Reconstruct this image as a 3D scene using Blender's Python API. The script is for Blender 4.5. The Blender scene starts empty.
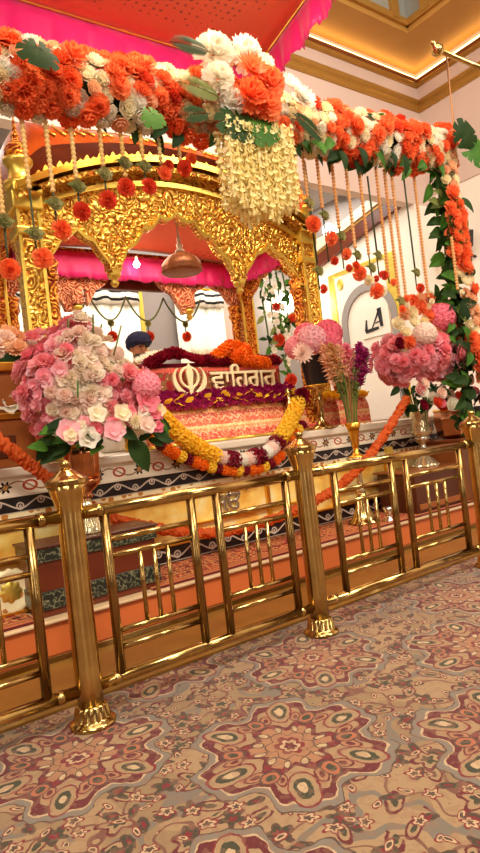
import bpy, math, random
from mathutils import Vector, Matrix, Quaternion
R = random.Random(7)
SC = bpy.context.scene
COL = SC.collection
PI = math.pi

# ------------------------------------------------------------------ helpers
def hexc(h):
    h = h.lstrip('#')
    out = []
    for i in (0, 2, 4):
        c = int(h[i:i+2], 16) / 255
        out.append(c / 12.92 if c <= .04045 else ((c + .055) / 1.055) ** 2.4)
    return (*out, 1.0)

class X:                                   # a node socket with arithmetic
    def __init__(s, g, k): s.g, s.k = g, k
    def __add__(s, o): return s.g.m('ADD', s, o)
    def __radd__(s, o): return s.g.m('ADD', o, s)
    def __sub__(s, o): return s.g.m('SUBTRACT', s, o)
    def __rsub__(s, o): return s.g.m('SUBTRACT', o, s)
    def __mul__(s, o): return s.g.m('MULTIPLY', s, o)
    def __rmul__(s, o): return s.g.m('MULTIPLY', o, s)
    def __truediv__(s, o): return s.g.m('DIVIDE', s, o)
    def __lt__(s, o): return s.g.m('LESS_THAN', s, o)
    def __gt__(s, o): return s.g.m('GREATER_THAN', s, o)

class Graph:
    def __init__(s, name):
        s.mat = bpy.data.materials.new(name); s.mat.use_nodes = True
        s.nt = s.mat.node_tree; s.n = s.nt.nodes
        s.bsdf = s.n['Principled BSDF']
        s._pos = None
    def link(s, a, b): s.nt.links.new(a.k if isinstance(a, X) else a, b)
    def m(s, op, a, b=None, c=None):
        nd = s.n.new('ShaderNodeMath'); nd.operation = op
        for i, v in enumerate((a, b, c)):
            if v is None: continue
            if isinstance(v, X): s.link(v, nd.inputs[i])
            else: nd.inputs[i].default_value = v
        return X(s, nd.outputs[0])
    def pos(s):
        if s._pos is None:
            g = s.n.new('ShaderNodeNewGeometry'); sp = s.n.new('ShaderNodeSeparateXYZ')
            s.nt.links.new(g.outputs['Position'], sp.inputs[0])
            s.P = X(s, g.outputs['Position'])
            s._pos = tuple(X(s, sp.outputs[i]) for i in range(3))
        return s._pos
    def obj(s):
        g = s.n.new('ShaderNodeTexCoord'); sp = s.n.new('ShaderNodeSeparateXYZ')
        s.nt.links.new(g.outputs['Object'], sp.inputs[0])
        s.O = X(s, g.outputs['Object'])
        return tuple(X(s, sp.outputs[i]) for i in range(3))
    def vec(s, x, y, z):
        c = s.n.new('ShaderNodeCombineXYZ')
        for i, v in enumerate((x, y, z)):
            if isinstance(v, X): s.link(v, c.inputs[i])
            else: c.inputs[i].default_value = v
        return X(s, c.outputs[0])
    def noise(s, vec, scale, detail=2.0, out='Fac'):
        t = s.n.new('ShaderNodeTexNoise'); t.inputs['Scale'].default_value = scale
        t.inputs['Detail'].default_value = detail
        if vec is not None: s.link(vec, t.inputs['Vector'])
        return X(s, t.outputs[0] if out == 'Fac' else t.outputs['Color'])
    def voro(s, vec, scale, feature='F1', rnd=1.0):
        t = s.n.new('ShaderNodeTexVoronoi'); t.feature = feature
        t.inputs['Scale'].default_value = scale; t.inputs['Randomness'].default_value = rnd
        if vec is not None: s.link(vec, t.inputs['Vector'])
        return t
    def ramp(s, fac, stops, const=True):
        r = s.n.new('ShaderNodeValToRGB'); cr = r.color_ramp
        cr.interpolation = 'CONSTANT' if const else 'LINEAR'
        while len(cr.elements) < len(stops): cr.elements.new(.5)
        for e, (p, c) in zip(cr.elements, stops):
            e.position = p; e.color = hexc(c) if isinstance(c, str) else c
        s.link(fac, r.inputs[0])
        return X(s, r.outputs[0])
    def mix(s, fac, a, b, mode='MIX'):
        nd = s.n.new('ShaderNodeMix'); nd.data_type = 'RGBA'; nd.blend_type = mode
        for v, i in ((fac, 0), (a, 6), (b, 7)):
            if isinstance(v, X): s.link(v, nd.inputs[i])
            elif isinstance(v, str): nd.inputs[i].default_value = hexc(v)
            else: nd.inputs[i].default_value = v
        return X(s, nd.outputs[2])
    def sep(s, v):
        sp = s.n.new('ShaderNodeSeparateXYZ'); s.link(v, sp.inputs[0])
        return tuple(X(s, sp.outputs[i]) for i in range(3))
    def bump(s, h, strength=.5, dist=.01):
        b = s.n.new('ShaderNodeBump'); b.inputs['Strength'].default_value = strength
        b.inputs['Distance'].default_value = dist
        s.link(h, b.inputs['Height']); s.nt.links.new(b.outputs[0], s.bsdf.inputs['Normal'])
    def rnd(s):
        o = s.n.new('ShaderNodeObjectInfo'); return X(s, o.outputs['Random'])
    def set(s, color=None, rough=None, metal=None, **kw):
        for key, v in (('Base Color', color), ('Roughness', rough), ('Metallic', metal), *kw.items()):
            if v is None: continue
            key = key.replace('_', ' ')
            if isinstance(v, X): s.link(v, s.bsdf.inputs[key])
            elif isinstance(v, str): s.bsdf.inputs[key].default_value = hexc(v)
            else: s.bsdf.inputs[key].default_value = v
        return s.mat

def plain(name, color, rough=.5, metal=0, var=.08, scale=8, bump=0, **kw):
    """a simple procedural material: base colour with a little noise in tone"""
    g = Graph(name); g.obj()
    n = g.noise(g.O, scale, 3)
    col = g.mix(n, color, color)
    nd = g.n[-1]
    c = hexc(color)
    lo = tuple(max(0, v * (1 - var * 2)) for v in c[:3]) + (1,)
    hi = tuple(min(1, v * (1 + var)) for v in c[:3]) + (1,)
    nd.inputs[6].default_value = lo; nd.inputs[7].default_value = hi
    if bump: g.bump(n, bump, .01)
    return g.set(col, rough, metal, **kw)

def petalmat(name, color, color2, rough=.55):
    """petals: hue wanders from flower to flower and towards the petal edges"""
    g = Graph(name); x, y, z = g.obj()
    r = g.m('SQRT', x*x + y*y)
    n = g.noise(g.O, 3.0, 2)
    f = g.m('MULTIPLY', g.rnd(), .55) + n * .5
    col = g.mix(f, color, color2)
    g.set(col, rough, 0, Specular_IOR_Level=.2)
    tr = g.n.new('ShaderNodeBsdfTranslucent'); g.link(col, tr.inputs[0])          # thin petals let light through
    mx = g.n.new('ShaderNodeMixShader'); mx.inputs[0].default_value = .38
    g.nt.links.new(g.bsdf.outputs[0], mx.inputs[1]); g.nt.links.new(tr.outputs[0], mx.inputs[2])
    g.nt.links.new(mx.outputs[0], g.n['Material Output'].inputs['Surface'])
    return g.mat

class MB:
    def __init__(s): s.v, s.f = [], []
    def add(s, vs, fs, M=None):
        b = len(s.v)
        s.v += [tuple(M @ Vector(p)) for p in vs] if M is not None else [tuple(p) for p in vs]
        s.f += [tuple(i + b for i in f) for f in fs]
        return s
    def box(s, x0, x1, y0, y1, z0, z1, M=None):
        return s.add([(x0,y0,z0),(x1,y0,z0),(x1,y1,z0),(x0,y1,z0),(x0,y0,z1),(x1,y0,z1),(x1,y1,z1),(x0,y1,z1)],
              [(3,2,1,0),(4,5,6,7),(0,1,5,4),(1,2,6,5),(2,3,7,6),(3,0,4,7)], M)
    def lathe(s, prof, n=24, M=None, mod=None):
        vs, fs = [], []
        for r, z in prof:
            for k in range(n):
                a = 2*PI*k/n
                q = r * (mod(a, z) if mod else 1)
                vs.append((q*math.cos(a), q*math.sin(a), z))
        for i in range(len(prof)-1):
            for k in range(n):
                k2 = (k+1) % n
                fs.append((i*n+k, i*n+k2, (i+1)*n+k2, (i+1)*n+k))
        if prof[0][0] > 1e-5: fs.append(tuple(range(n-1, -1, -1)))
        if prof[-1][0] > 1e-5: fs.append(tuple((len(prof)-1)*n+k for k in range(n)))
        return s.add(vs, fs, M)
    def tube(s, pts, rad, n=8, jit=0):
        pts = [Vector(p) for p in pts]; vs, fs = [], []
        up = Vector((0,0,1))
        for i, p in enumerate(pts):
            t = (pts[min(i+1, len(pts)-1)] - pts[max(i-1, 0)]).normalized()
            a = t.cross(up)
            if a.length < .05: a = t.cross(Vector((1,0,0)))
            a.normalize(); b = t.cross(a)
            r = rad(i/(len(pts)-1)) if callable(rad) else rad
            for k in range(n):
                q = 2*PI*k/n
                rr = r*(1 + (R.uniform(-jit, jit) if jit else 0))
                vs.append(p + a*rr*math.cos(q) + b*rr*math.sin(q))
        for i in range(len(pts)-1):
            for k in range(n):
                k2 = (k+1) % n
                fs.append((i*n+k, i*n+k2, (i+1)*n+k2, (i+1)*n+k))
        fs.append(tuple(range(n-1,-1,-1))); fs.append(tuple((len(pts)-1)*n+k for k in range(n)))
        return s.add(vs, fs)
    def between(s, xs, lo, hi, y0, y1, swap=False, M=None):
        """solid between two curves lo(x), hi(x), from y0 to y1 (swap: curves run along y)"""
        vs, fs = [], []
        for x in xs:
            for y, z in ((y0, lo(x)), (y1, lo(x)), (y1, hi(x)), (y0, hi(x))):
                vs.append((y, x, z) if swap else (x, y, z))
        n = len(xs)
        for i in range(n-1):
            for k in range(4):
                k2 = (k+1) % 4
                fs.append((i*4+k, i*4+k2, (i+1)*4+k2, (i+1)*4+k))
        fs.append((3,2,1,0)); fs.append(tuple((n-1)*4+k for k in range(4)))
        return s.add(vs, fs, M)
    def prism(s, poly, y0, y1, M=None):
        """closed x,z outline given thickness along y"""
        n = len(poly)
        vs = [(x, y0, z) for x, z in poly] + [(x, y1, z) for x, z in poly]
        fs = [tuple(range(n)), tuple(range(2*n-1, n-1, -1))]
        for i in range(n):
            j = (i+1) % n
            fs.append((j, i, n+i, n+j))
        return s.add(vs, fs, M)
    def grid(s, f, nu, nv, M=None):
        vs = [f(i/nu, j/nv) for i in range(nu+1) for j in range(nv+1)]
        fs = [(i*(nv+1)+j, (i+1)*(nv+1)+j, (i+1)*(nv+1)+j+1, i*(nv+1)+j+1) for i in range(nu) for j in range(nv)]
        return s.add(vs, fs, M)
    def petal(s, az, e0, e1, L, W, cup=0, ruf=0, r0=0, z0=0, nu=3, nv=4, kind=0, ph=0):
        ca, sa = math.cos(az), math.sin(az)
        def f(u, t):
            t = t*2 - 1
            n = 6; r, z = r0, z0
            for q in range(n):
                e = e0 + (e1-e0)*(q+.5)/n*u
                r += math.cos(e)*L*u/n; z += math.sin(e)*L*u/n
            w = W * ((u**.55) if kind == 0 else math.sin(PI*min(1, .08+u*.86))**.75)
            lat = t*w
            z2 = z + cup*t*t*W*u + ruf*math.sin(t*7+ph)*u*u
            r2 = r + ruf*.6*math.cos(t*9+ph)*u*u
            return (r2*ca - lat*sa, r2*sa + lat*ca, z2)
        return s.grid(f, nu, nv)
    def mesh(s, name, mat, smooth=True):
        me = bpy.data.meshes.new(name); me.from_pydata(s.v, [], s.f); me.update()
        if mat: me.materials.append(mat)
        if smooth:
            for p in me.polygons: p.use_smooth = True
        return me
    def build(s, name, mat, parent=None, smooth=False, bevel=0, fix=True):
        o = bpy.data.objects.new(name, s.mesh(name, mat, smooth)); COL.objects.link(o)
        if fix and not smooth or bevel:
            import bmesh
            bm = bmesh.new(); bm.from_mesh(o.data)
            bmesh.ops.recalc_face_normals(bm, faces=bm.faces); bm.to_mesh(o.data); bm.free()
        if bevel:
            b = o.modifiers.new('soft_edge', 'BEVEL'); b.width = bevel; b.segments = 2; b.limit_method = 'ANGLE'
        if parent is not None: adopt(o, parent)
        return o

def adopt(o, parent):
    """parent a world-placed part without moving it"""
    o.parent = parent
    def world(q):
        b = q.matrix_basis
        return b if q.parent is None else world(q.parent) @ q.matrix_parent_inverse @ b
    t = world(parent)
    o.matrix_parent_inverse = t.inverted()

def tag(o, label, cat, group=None):
    o['label'] = label; o['category'] = cat
    if group: o['group'] = group
    return o
def thing(name, label, cat, loc=(0,0,0), group=None):
    o = bpy.data.objects.new(name, None); COL.objects.link(o); o.location = loc
    o.empty_display_size = .1
    return tag(o, label, cat, group)
def struct(o): o['kind'] = 'structure'; return o
def dup(root, loc=None, label=None, group=None):
    r = root.copy(); COL.objects.link(r)
    if loc is not None: r.location = loc
    if label: r['label'] = label
    if group: r['group'] = group
    for ch in list(root.children):
        c = ch.copy(); COL.objects.link(c); c.parent = r
        for g in list(ch.children):
            d = g.copy(); COL.objects.link(d); d.parent = c
    return r
def put(name, me, parent, loc, direction=(0,0,1), scale=1, roll=None):
    """a part that shares a mesh, in the parent's own frame"""
    o = bpy.data.objects.new(name, me); COL.objects.link(o); o.parent = parent
    q = Vector(direction).to_track_quat('Z', 'Y') @ Quaternion((0,0,1), R.uniform(0, 2*PI) if roll is None else roll)
    o.rotation_mode = 'QUATERNION'; o.rotation_quaternion = q
    o.location = loc; o.scale = (scale,)*3
    return o
def lerp(a, b, t): return a + (b-a)*t
def smooth_path(pts, n):
    """Catmull-Rom through pts"""
    pts = [Vector(p) for p in pts]; out = []
    P = [pts[0]*2 - pts[1]] + pts + [pts[-1]*2 - pts[-2]]
    m = len(pts)-1
    for k in range(n+1):
        t = k/n*m; i = min(int(t), m-1); t -= i
        a, b, c, d = P[i], P[i+1], P[i+2], P[i+3]
        out.append(.5*((2*b) + (c-a)*t + (2*a-5*b+4*c-d)*t*t + (3*b-a-3*c+d)*t**3))
    return out

# ------------------------------------------------------------------ materials
M = {}
def carved(name, c_hi, c_mid, c_ground, metal=.85, rough=.3, scale=11):
    """relief of curling foliage: warped rings round scattered centres, finer buds between"""
    g = Graph(name); g.pos()
    d = g.noise(g.P, 7, 2, 'Color')
    v = g.n.new('ShaderNodeVectorMath'); v.operation = 'MULTIPLY_ADD'
    g.link(d, v.inputs[0]); v.inputs[1].default_value = (.11,)*3; g.link(g.P, v.inputs[2])
    warped = X(g, v.outputs[0])
    f1 = X(g, g.voro(warped, scale, 'F1').outputs['Distance'])
    ring = g.m('SINE', f1 * 21) * .5 + .5
    f2 = X(g, g.voro(warped, scale*3.1, 'F1').outputs['Distance'])
    bud = 1 - f2 * 1.3
    h = ring * .6 + bud * .45
    col = g.ramp(h, [(.12, c_ground), (.32, c_mid), (.62, c_hi), (1, c_hi)], const=False)
    g.bump(h, 1.0, .022)
    return g.set(col, rough, metal)
M['carved_gold'] = carved('carved_gold', '#ffdc6e', '#f0b444', '#b06a22')
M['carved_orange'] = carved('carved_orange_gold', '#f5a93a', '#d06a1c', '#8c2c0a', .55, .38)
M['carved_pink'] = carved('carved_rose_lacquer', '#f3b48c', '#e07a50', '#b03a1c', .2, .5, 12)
M['gold_plain'] = plain('polished_gold', '#f7bd48', .28, 1, .1, 20)
M['gold_yellow'] = plain('bright_gold_leaf', '#ffd864', .38, .85, .15, 14, .3)
def brassmat():
    g = Graph('polished_brass'); g.obj()
    n = g.noise(g.O, 12, 4)
    col = g.ramp(n, [(.3, '#a88a50'), (.7, '#cfb06e')], const=False)
    r = n * .12 + .12
    return g.set(col, r, 1)
M['brass'] = brassmat()
def brushed():
    g = Graph('turned_brass'); g.obj()
    n = g.noise(g.O, 10, 4)
    col = g.ramp(n, [(.3, '#a98a50'), (.7, '#d2b06a')], const=False)
    tg = g.n.new('ShaderNodeTangent'); tg.direction_type = 'RADIAL'; tg.axis = 'Z'
    g.nt.links.new(tg.outputs[0], g.bsdf.inputs['Tangent'])
    return g.set(col, .24, 1, Anisotropic=.85, Anisotropic_Rotation=.25)
M['brass_turned'] = brushed()
M['brass_dark'] = plain('brass_worn', '#9c7c48', .24, 1, .15, 9)
M['silver'] = plain('silver', '#d8d2c4', .22, 1)
M['white_wall'] = plain('painted_wall_white', '#f3e6d6', .75, 0, .03, 2)
M['wall_panel'] = plain('tan_wall_panelling', '#7a5c44', .6, 0, .1, 1)
M['wall_beige'] = plain('painted_wall_beige', '#d2b9aa', .75, 0, .03, 2)
M['wall_grey'] = plain('painted_wall_grey', '#978d88', .75, 0, .03, 2)
M['soffit_gold'] = plain('gold_soffit', '#b98a42', .5, .25, .06, 3)
M['mould_gold'] = plain('gold_moulding', '#b08238', .4, .45, .08, 6)
M['glass_grey'] = plain('frosted_glass_panel', '#8d8f86', .3, 0, .06, 3)
M['wood'] = plain('varnished_brown_wood', '#9a5526', .3, 0, .2, 5)
M['wood_dark'] = plain('dark_wood', '#54240f', .35, 0, .2, 6)
M['maroon_wood'] = plain('maroon_lacquer', '#6a2a12', .3, 0, .25, 7)
M['marble'] = plain('white_marble', '#e2d2b8', .25, 0, .1, 3)
M['black'] = plain('black_plastic', '#17151a', .45, 0)
M['ink'] = plain('black_paint', '#101018', .5, 0)
M['navy'] = plain('navy_turban_cloth', '#191c48', .8, 0, .2, 20)
M['skin'] = plain('skin', '#cf9670', .55, 0, .08, 10, Subsurface_Weight=.1, Subsurface_Scale=.02)
M['white_cloth'] = plain('white_cotton', '#efe9dd', .85, 0)
M['beard'] = plain('grey_black_beard', '#4a4038', .85, 0, .3, 60)
M['orange_front'] = plain('orange_painted_board', '#cf6a34', .35, 0, .15, 1.5)
M['stone_brown'] = plain('polished_brown_stone', '#8a6228', .18, 0, .25, 4)
M['leaf_dark'] = petalmat('dark_green_leaf', '#1a2e12', '#365420', .6)
M['leaf'] = petalmat('green_leaf', '#2d5e1c', '#5d8f30', .55)
M['leaf_pale'] = petalmat('olive_leaf', '#5a6a2e', '#8d9450', .5)
M['stem'] = plain('green_stem', '#4d6a2a', .6, 0)
M['p_orange'] = petalmat('orange_petals', '#fb6a30', '#ff9c62')
M['p_red'] = petalmat('red_petals', '#d83a22', '#f4643c')
M['p_cream'] = petalmat('cream_petals', '#fae8b4', '#fff8e2')
M['p_ivory'] = petalmat('ivory_petals', '#f3ead0', '#fffaf0')
M['p_peach'] = petalmat('peach_petals', '#f7b48a', '#fbd3a6')
M['p_pink'] = petalmat('pink_petals', '#ff9cac', '#ffd4d4')
M['p_rose'] = petalmat('deep_pink_petals', '#f07088', '#ff9ca4')
M['p_blush'] = petalmat('blush_petals', '#f6d0ba', '#fff0e2')
M['p_rosepink'] = petalmat('mid_pink_petals', '#fb8698', '#ffb8b4')
M['p_blush2'] = petalmat('pale_cream_petals', '#f4dcbc', '#fff6e4')
M['p_maroon'] = petalmat('maroon_petals', '#6c0c22', '#a01a30')
M['p_yellow'] = petalmat('yellow_petals', '#ffc014', '#ffe250')
M['p_marigold'] = petalmat('orange_marigold_petals', '#ea5c0c', '#ff8c1c')
M['p_rope'] = petalmat('deep_orange_marigold_petals', '#c24618', '#e8702c')
M['p_purple'] = petalmat('purple_petals', '#8a1850', '#c03078')
M['p_green'] = petalmat('pale_green_bud', '#9a9a58', '#c9c088')
M['p_tuberose'] = petalmat('tuberose_petals', '#fce894', '#fff4c0')
M['bead'] = petalmat('cream_gold_beads', '#e8b860', '#fbe0a0', .35)
M['bead_orange'] = petalmat('orange_tan_beads', '#de9a50', '#f3c486', .4)
M['string'] = plain('dark_green_string', '#33401e', .7)
M['cord'] = plain('tan_cord', '#b87c48', .7)
def emis(name, color, strength):
    g = Graph(name)
    return g.set('#000000', .5, 0, Emission_Color=color, Emission_Strength=strength)
M['cove_glow'] = emis('cove_light_strip', '#ffd889', 9)
M['bulb_glow'] = emis('bulb_glow', '#fff2d8', 25)
M['lamp_glow'] = emis('wall_lamp_glow', '#fff2e0', 7)

def canopymat():
    g = Graph('red_brocade_cloth'); x, y, z = g.pos()
    v = g.voro(g.P, 13, 'F1', .25); d = X(g, v.outputs['Distance'])
    col = g.mix(d < .2, '#e4642e', '#84260f')
    n = g.noise(g.P, 40, 2)
    col = g.mix(n * .4, col, '#f08048')
    return g.set(col, .65, 0, Sheen_Weight=.2)
M['canopy_red'] = canopymat()
M['magenta'] = plain('magenta_satin', '#e4127c', .5, 0, .12, 6, Sheen_Weight=.3)

# --- carpet of the hall floor: medallions on a diamond lattice
def carpetmat():
    g = Graph('persian_carpet'); x, y, z = g.pos()
    dn = g.noise(g.P, 7, 2, 'Color'); dx, dy, _ = g.sep(dn)
    d2 = g.noise(g.P, 45, 1, 'Color'); ex, ey, _ = g.sep(d2)
    x = x + (dx - .5) * .05 + (ex - .5) * .012; y = y + (dy - .5) * .05 + (ey - .5) * .012
    def cell(ox, oy):
        u = (x - ox) / 1.17; u = (u - g.m('ROUND', u)) * 1.17
        v = (y - oy) / 1.04; v = (v - g.m('ROUND', v)) * 1.04
        return u, v, g.m('SQRT', u*u + v*v)
    uA, vA, rA = cell(1.25, 1.67); uB, vB, rB = cell(1.25 + .585, 1.67 + .52)
    sel = rB < rA
    u = uA + (uB - uA) * sel; v = vA + (vB - vA) * sel
    r = rA + (rB - rA) * sel
    th = g.m('ARCTAN2', v, u)
    c6 = g.m('COSINE', th * 6); c12 = g.m('COSINE', th * 12 + PI); c24 = g.m('COSINE', th * 24)
    q = r / ((1 + c6 * .12 + c12 * .055 + c24 * .02) * .305)
    q2 = r / ((1 - c6 * .16 + c12 * .05) * .305)
    T = '#967a56'; CR = '#58090e'; CR2 = '#6e1418'; GB = '#746a5c'; BR = '#4a3222'; PE = '#9a6c4a'; OL = '#33321a'; CM = '#b59a74'
    S = 1.7
    base = g.ramp(q / S, [(0, PE), (.77/S, T), (.84/S, CR), (.975/S, CM), (1.0/S, GB), (1.085/S, BR), (1.11/S, T)])
    inner = g.ramp(q2 / S, [(0, CR), (.06/S, CM), (.10/S, CR2), (.16/S, PE), (.24/S, BR), (.26/S, PE), (.42/S, CR), (.52/S, T), (.66/S, T), (.70/S, CR2), (.74/S, PE)])
    col = g.mix(q < .77, base, inner)
    def sector(n, off):
        w = 2*PI/n
        t = (th + off) / w; t = (t - g.m('ROUND', t)) * w
        return r * g.m('COSINE', t), g.m('ABSOLUTE', r * g.m('SINE', t))
    def ell(px, py, cx, cy, a, b):
        p = (px - cx) / a; s_ = (py - cy) / b
        return p*p + s_*s_
    px, py = sector(6, 0)
    e = ell(px, py, .255, 0, .055, .03)
    col = g.mix(e < 2.6, col, CR2); col = g.mix(e < 2.0, col, T); col = g.mix(e < .9, col, OL); col = g.mix(e < .25, col, CM)
    e = ell(px, py, .20, .062, .03, .018)
    col = g.mix(e < 1.7, col, CR); col = g.mix(e < 1.05, col, PE); col = g.mix(e < .3, col, CR)
    px2, py2 = sector(6, PI/6)
    e = ell(px2, py2, .2, 0, .035, .026)
    col = g.mix(e < 1.6, col, BR); col = g.mix(e < 1.0, col, '#a05a3a'); col = g.mix(e < .35, col, OL)
    e = ell(px2, py2, .14, .03, .02, .012); col = g.mix(e < 1.3, col, CR2)
    px3, py3 = sector(12, PI/12)
    e = ell(px3, py3, .115, 0, .022, .012); col = g.mix(e < 1.4, col, BR); col = g.mix(e < .7, col, CM)
    # field between the medallions
    field = q > 1.11
    fcol = g.mix(g.m('MULTIPLY', g.noise(g.P, 2.2, 2) > .53, .7), T, '#7e6644')
    n1 = g.noise(g.P, 4.5, 1.5); band = g.m('ABSOLUTE', n1 - .5)
    fcol = g.mix(band < .012, fcol, '#6a4030')
    fcol = g.mix(g.m('ABSOLUTE', n1 - .62) < .03, fcol, '#6e6455')
    pv = g.vec(x, y, 0)
    for sc, rr_, cs in ((5.8, 1.05, (CR, T, OL)), (7.5, .72, (BR, OL, CR2)), (10.0, .5, (CR2, CM, BR))):
        vo = g.voro(pv, sc, 'F1', .7)
        cpx, cpy, _ = g.sep(X(g, vo.outputs['Position']))
        cr_, cg_, cb_ = g.sep(X(g, vo.outputs['Color']))
        lx = x - cpx; ly = y - cpy
        la = g.m('ARCTAN2', ly, lx); lr = g.m('SQRT', lx*lx + ly*ly)
        f = lr / ((1 + g.m('COSINE', la * 5 + cr_ * 6) * .28) * .05 * rr_)
        # leaf shaped motif for some cells
        ca = g.m('COSINE', cg_ * 6); sa = g.m('SINE', cg_ * 6)
        p_ = (lx * ca + ly * sa) / (.052 * rr_); s_ = (ly * ca - lx * sa) / (.024 * rr_)
        lf = g.m('SQRT', p_*p_ + s_*s_) 
        f = f + (lf - f) * (cb_ > .45)
        fcol = g.mix(f < 1.0, fcol, cs[0]); fcol = g.mix(f < .72, fcol, cs[1]); fcol = g.mix(f < .4, fcol, cs[2])
    col = g.mix(field, col, fcol)
    wn = g.noise(g.P, 260, 2)
    col = g.mix(wn * .35, col, g.mix(1.0, col, '#b0a090', 'MULTIPLY'))
    big = g.noise(g.P, 30, 3)
    col = g.mix(g.m('MULTIPLY', big > .54, .35), col, '#7c5840')
    g.bump(wn, .25, .004)
    return g.set(col, .9, 0, Sheen_Weight=.15)
M['carpet'] = carpetmat()

def redcarpet():
    g = Graph('red_patterned_carpet'); x, y, z = g.pos()
    col = g.mix(g.noise(g.P, 6, 2) > .52, '#8c1610', '#6e0f0c')
    pv = g.vec(x, y * 1.3, 0)
    for sc, k, a, b in ((7, .05, '#c86a34', '#3c0c0c'), (11, .032, '#d89a54', '#8c1610')):
        vo = g.voro(pv, sc, 'F1', .6)
        cpx, cpy, _ = g.sep(X(g, vo.outputs['Position']))
        lx = x - cpx; ly = y * 1.3 - cpy
        f = g.m('SQRT', lx*lx + ly*ly) / ((1 + g.m('COSINE', g.m('ARCTAN2', ly, lx) * 6) * .3) * k)
        col = g.mix(f < 1, col, a); col = g.mix(f < .6, col, b)
    edge = (y < 3.36)
    bord = g.ramp(g.m('FRACT', y * 22), [(0, '#b4401c'), (.3, '#d9a766'), (.45, '#5c0e10'), (.8, '#c4702e')])
    col = g.mix(edge, col, bord)
    return g.set(col, .9, 0)
M['red_carpet'] = redcarpet()

def scrollmat(name, zc, h, ground, line, period=.26):
    g = Graph(name); x, y, z = g.pos()
    w = (z - zc) / h                                  # -.5 .. .5
    p = x / period
    s_ = g.m('SINE', p * 2 * PI)
    d = g.m('ABSOLUTE', w - s_ * .26)
    col = g.mix(d < .055, ground, line)
    # scroll curls: rings set alternately above and below the vine
    for off, cz in ((.25, -.12), (.75, .12)):
        t = p + off; t = (t - g.m('ROUND', t)) * (period / h)
        rr = g.m('SQRT', t*t + (w - cz) * (w - cz))
        col = g.mix(g.m('ABSOLUTE', rr - .2) < .045, col, line)
        col = g.mix(rr < .08, col, line)
    col = g.mix(g.m('ABSOLUTE', w) > .455, col, line)
    return g.set(col, .3, 0)
M['scroll_upper'] = scrollmat('black_scroll_inlay', .83, .10, '#12060a', '#c4b29c')
M['scroll_lower'] = scrollmat('black_scroll_border', .31, .12, '#12060a', '#c4b29c', .3)
def inlay():
    g = Graph('marble_flower_inlay'); x, y, z = g.pos()
    n = g.noise(g.P, 3, 3); col = g.mix(n, '#d6c4a6', '#eaddc6')
    p = x / .3; t = (p - g.m('ROUND', p)) * .3; w = z - .94
    r = g.m('SQRT', t*t + w*w); a = g.m('ARCTAN2', w, t)
    f = r / ((1 + g.m('COSINE', a * 6) * .35) * .03)
    col = g.mix(f < 1, col, '#20131a'); col = g.mix(f < .45, col, '#c98a3c')
    d = g.m('ABSOLUTE', w - g.m('SINE', x * 2 * PI / .3) * .03)
    col = g.mix(d < .005, col, '#8c6a4c')
    p2 = x / .3 + .5; t2 = (p2 - g.m('ROUND', p2)) * .3
    r2 = g.m('SQRT', t2*t2 * .5 + w*w)
    col = g.mix(g.m('ABSOLUTE', r2 - .028) < .006, col, '#a8442c')
    return g.set(col, .25, 0)
M['inlay'] = inlay()
def goldpanel():
    g = Graph('embossed_gold_panel'); x, y, z = g.pos()
    v = g.voro(g.P, 12, 'SMOOTH_F1'); d = X(g, v.outputs['Distance'])
    n = g.noise(g.P, 5, 3)
    col = g.ramp(n, [(.3, '#f2b040'), (.5, '#ffd870'), (.7, '#fff4b4')], const=False)
    g.bump(d, .5, .02)
    return g.set(col, .32, .25)
M['gold_panel'] = goldpanel()
def creamgold():
    g = Graph('cream_and_gold_strip'); x, y, z = g.pos()
    v = g.voro(g.P, 16, 'F1', .7); d = X(g, v.outputs['Distance'])
    col = g.mix(d < .33, '#f7e6b4', '#c47f2c')
    return g.set(col, .35, .1)
M['creamgold'] = creamgold()
def rumala():
    g = Graph('orange_brocade'); x, y, z = g.pos()
    col = g.ramp((z - 1.0) / .5, [(0, '#e8743a'), (.12, '#f0b468'), (.17, '#d8402a'), (.3, '#ee8a4c'), (.36, '#f4c987'), (.41, '#e05a30'),
                                  (.56, '#c23a26'), (.62, '#f0a860'), (.68, '#e4602f'), (.84, '#f2b878'), (.9, '#b8862c')])
    zig = g.m('ABSOLUTE', g.m('FRACT', x * 14) - .5)
    zz = g.m('ABSOLUTE', g.m('FRACT', (z - 1.0) * 9 + zig * .6) - .5)
    col = g.mix(g.m('MULTIPLY', zz < .07, .5), col, '#ffe0b0')
    v = g.voro(g.vec(x * 20, y * 6, z * 20), 1, 'F1', .3)
    col = g.mix(g.m('MULTIPLY', X(g, v.outputs['Distance']) < .25, .6), col, '#b4281c')
    nn = g.noise(g.P, 55, 2)
    col = g.mix(g.m('MULTIPLY', nn > .56, .55), col, '#f6cf8a')
    col = g.mix(g.m('MULTIPLY', nn < .42, .5), col, '#b03a1c')
    g.bump(nn, .4, .01)
    return g.set(col, .5, 0, Sheen_Weight=.3)
M['rumala'] = rumala()
def beaded():
    g = Graph('red_beaded_velvet'); x, y, z = g.pos()
    v = g.voro(g.P, 34, 'F1', .7); d = X(g, v.outputs['Distance'])
    cr, cg, cb = g.sep(X(g, v.outputs['Color']))
    col = g.mix(cr > .45, '#a01a18', '#8a5a2c')
    col = g.mix(g.m('MULTIPLY', d < .22, cg > .35), col, '#f2b48a')
    col = g.mix((z > 1.685) * (z < 1.72), col, '#e8604a')
    return g.set(col, .6, 0)
M['beaded'] = beaded()
def rooflac():
    g = Graph('orange_lacquer_roof'); x, y, z = g.pos()
    n = g.noise(g.P, 4, 3)
    col = g.ramp(n, [(.3, '#9a3a0c'), (.7, '#c85c1c')], const=False)
    return g.set(col, .35, .3)
M['roof'] = rooflac()
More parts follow.
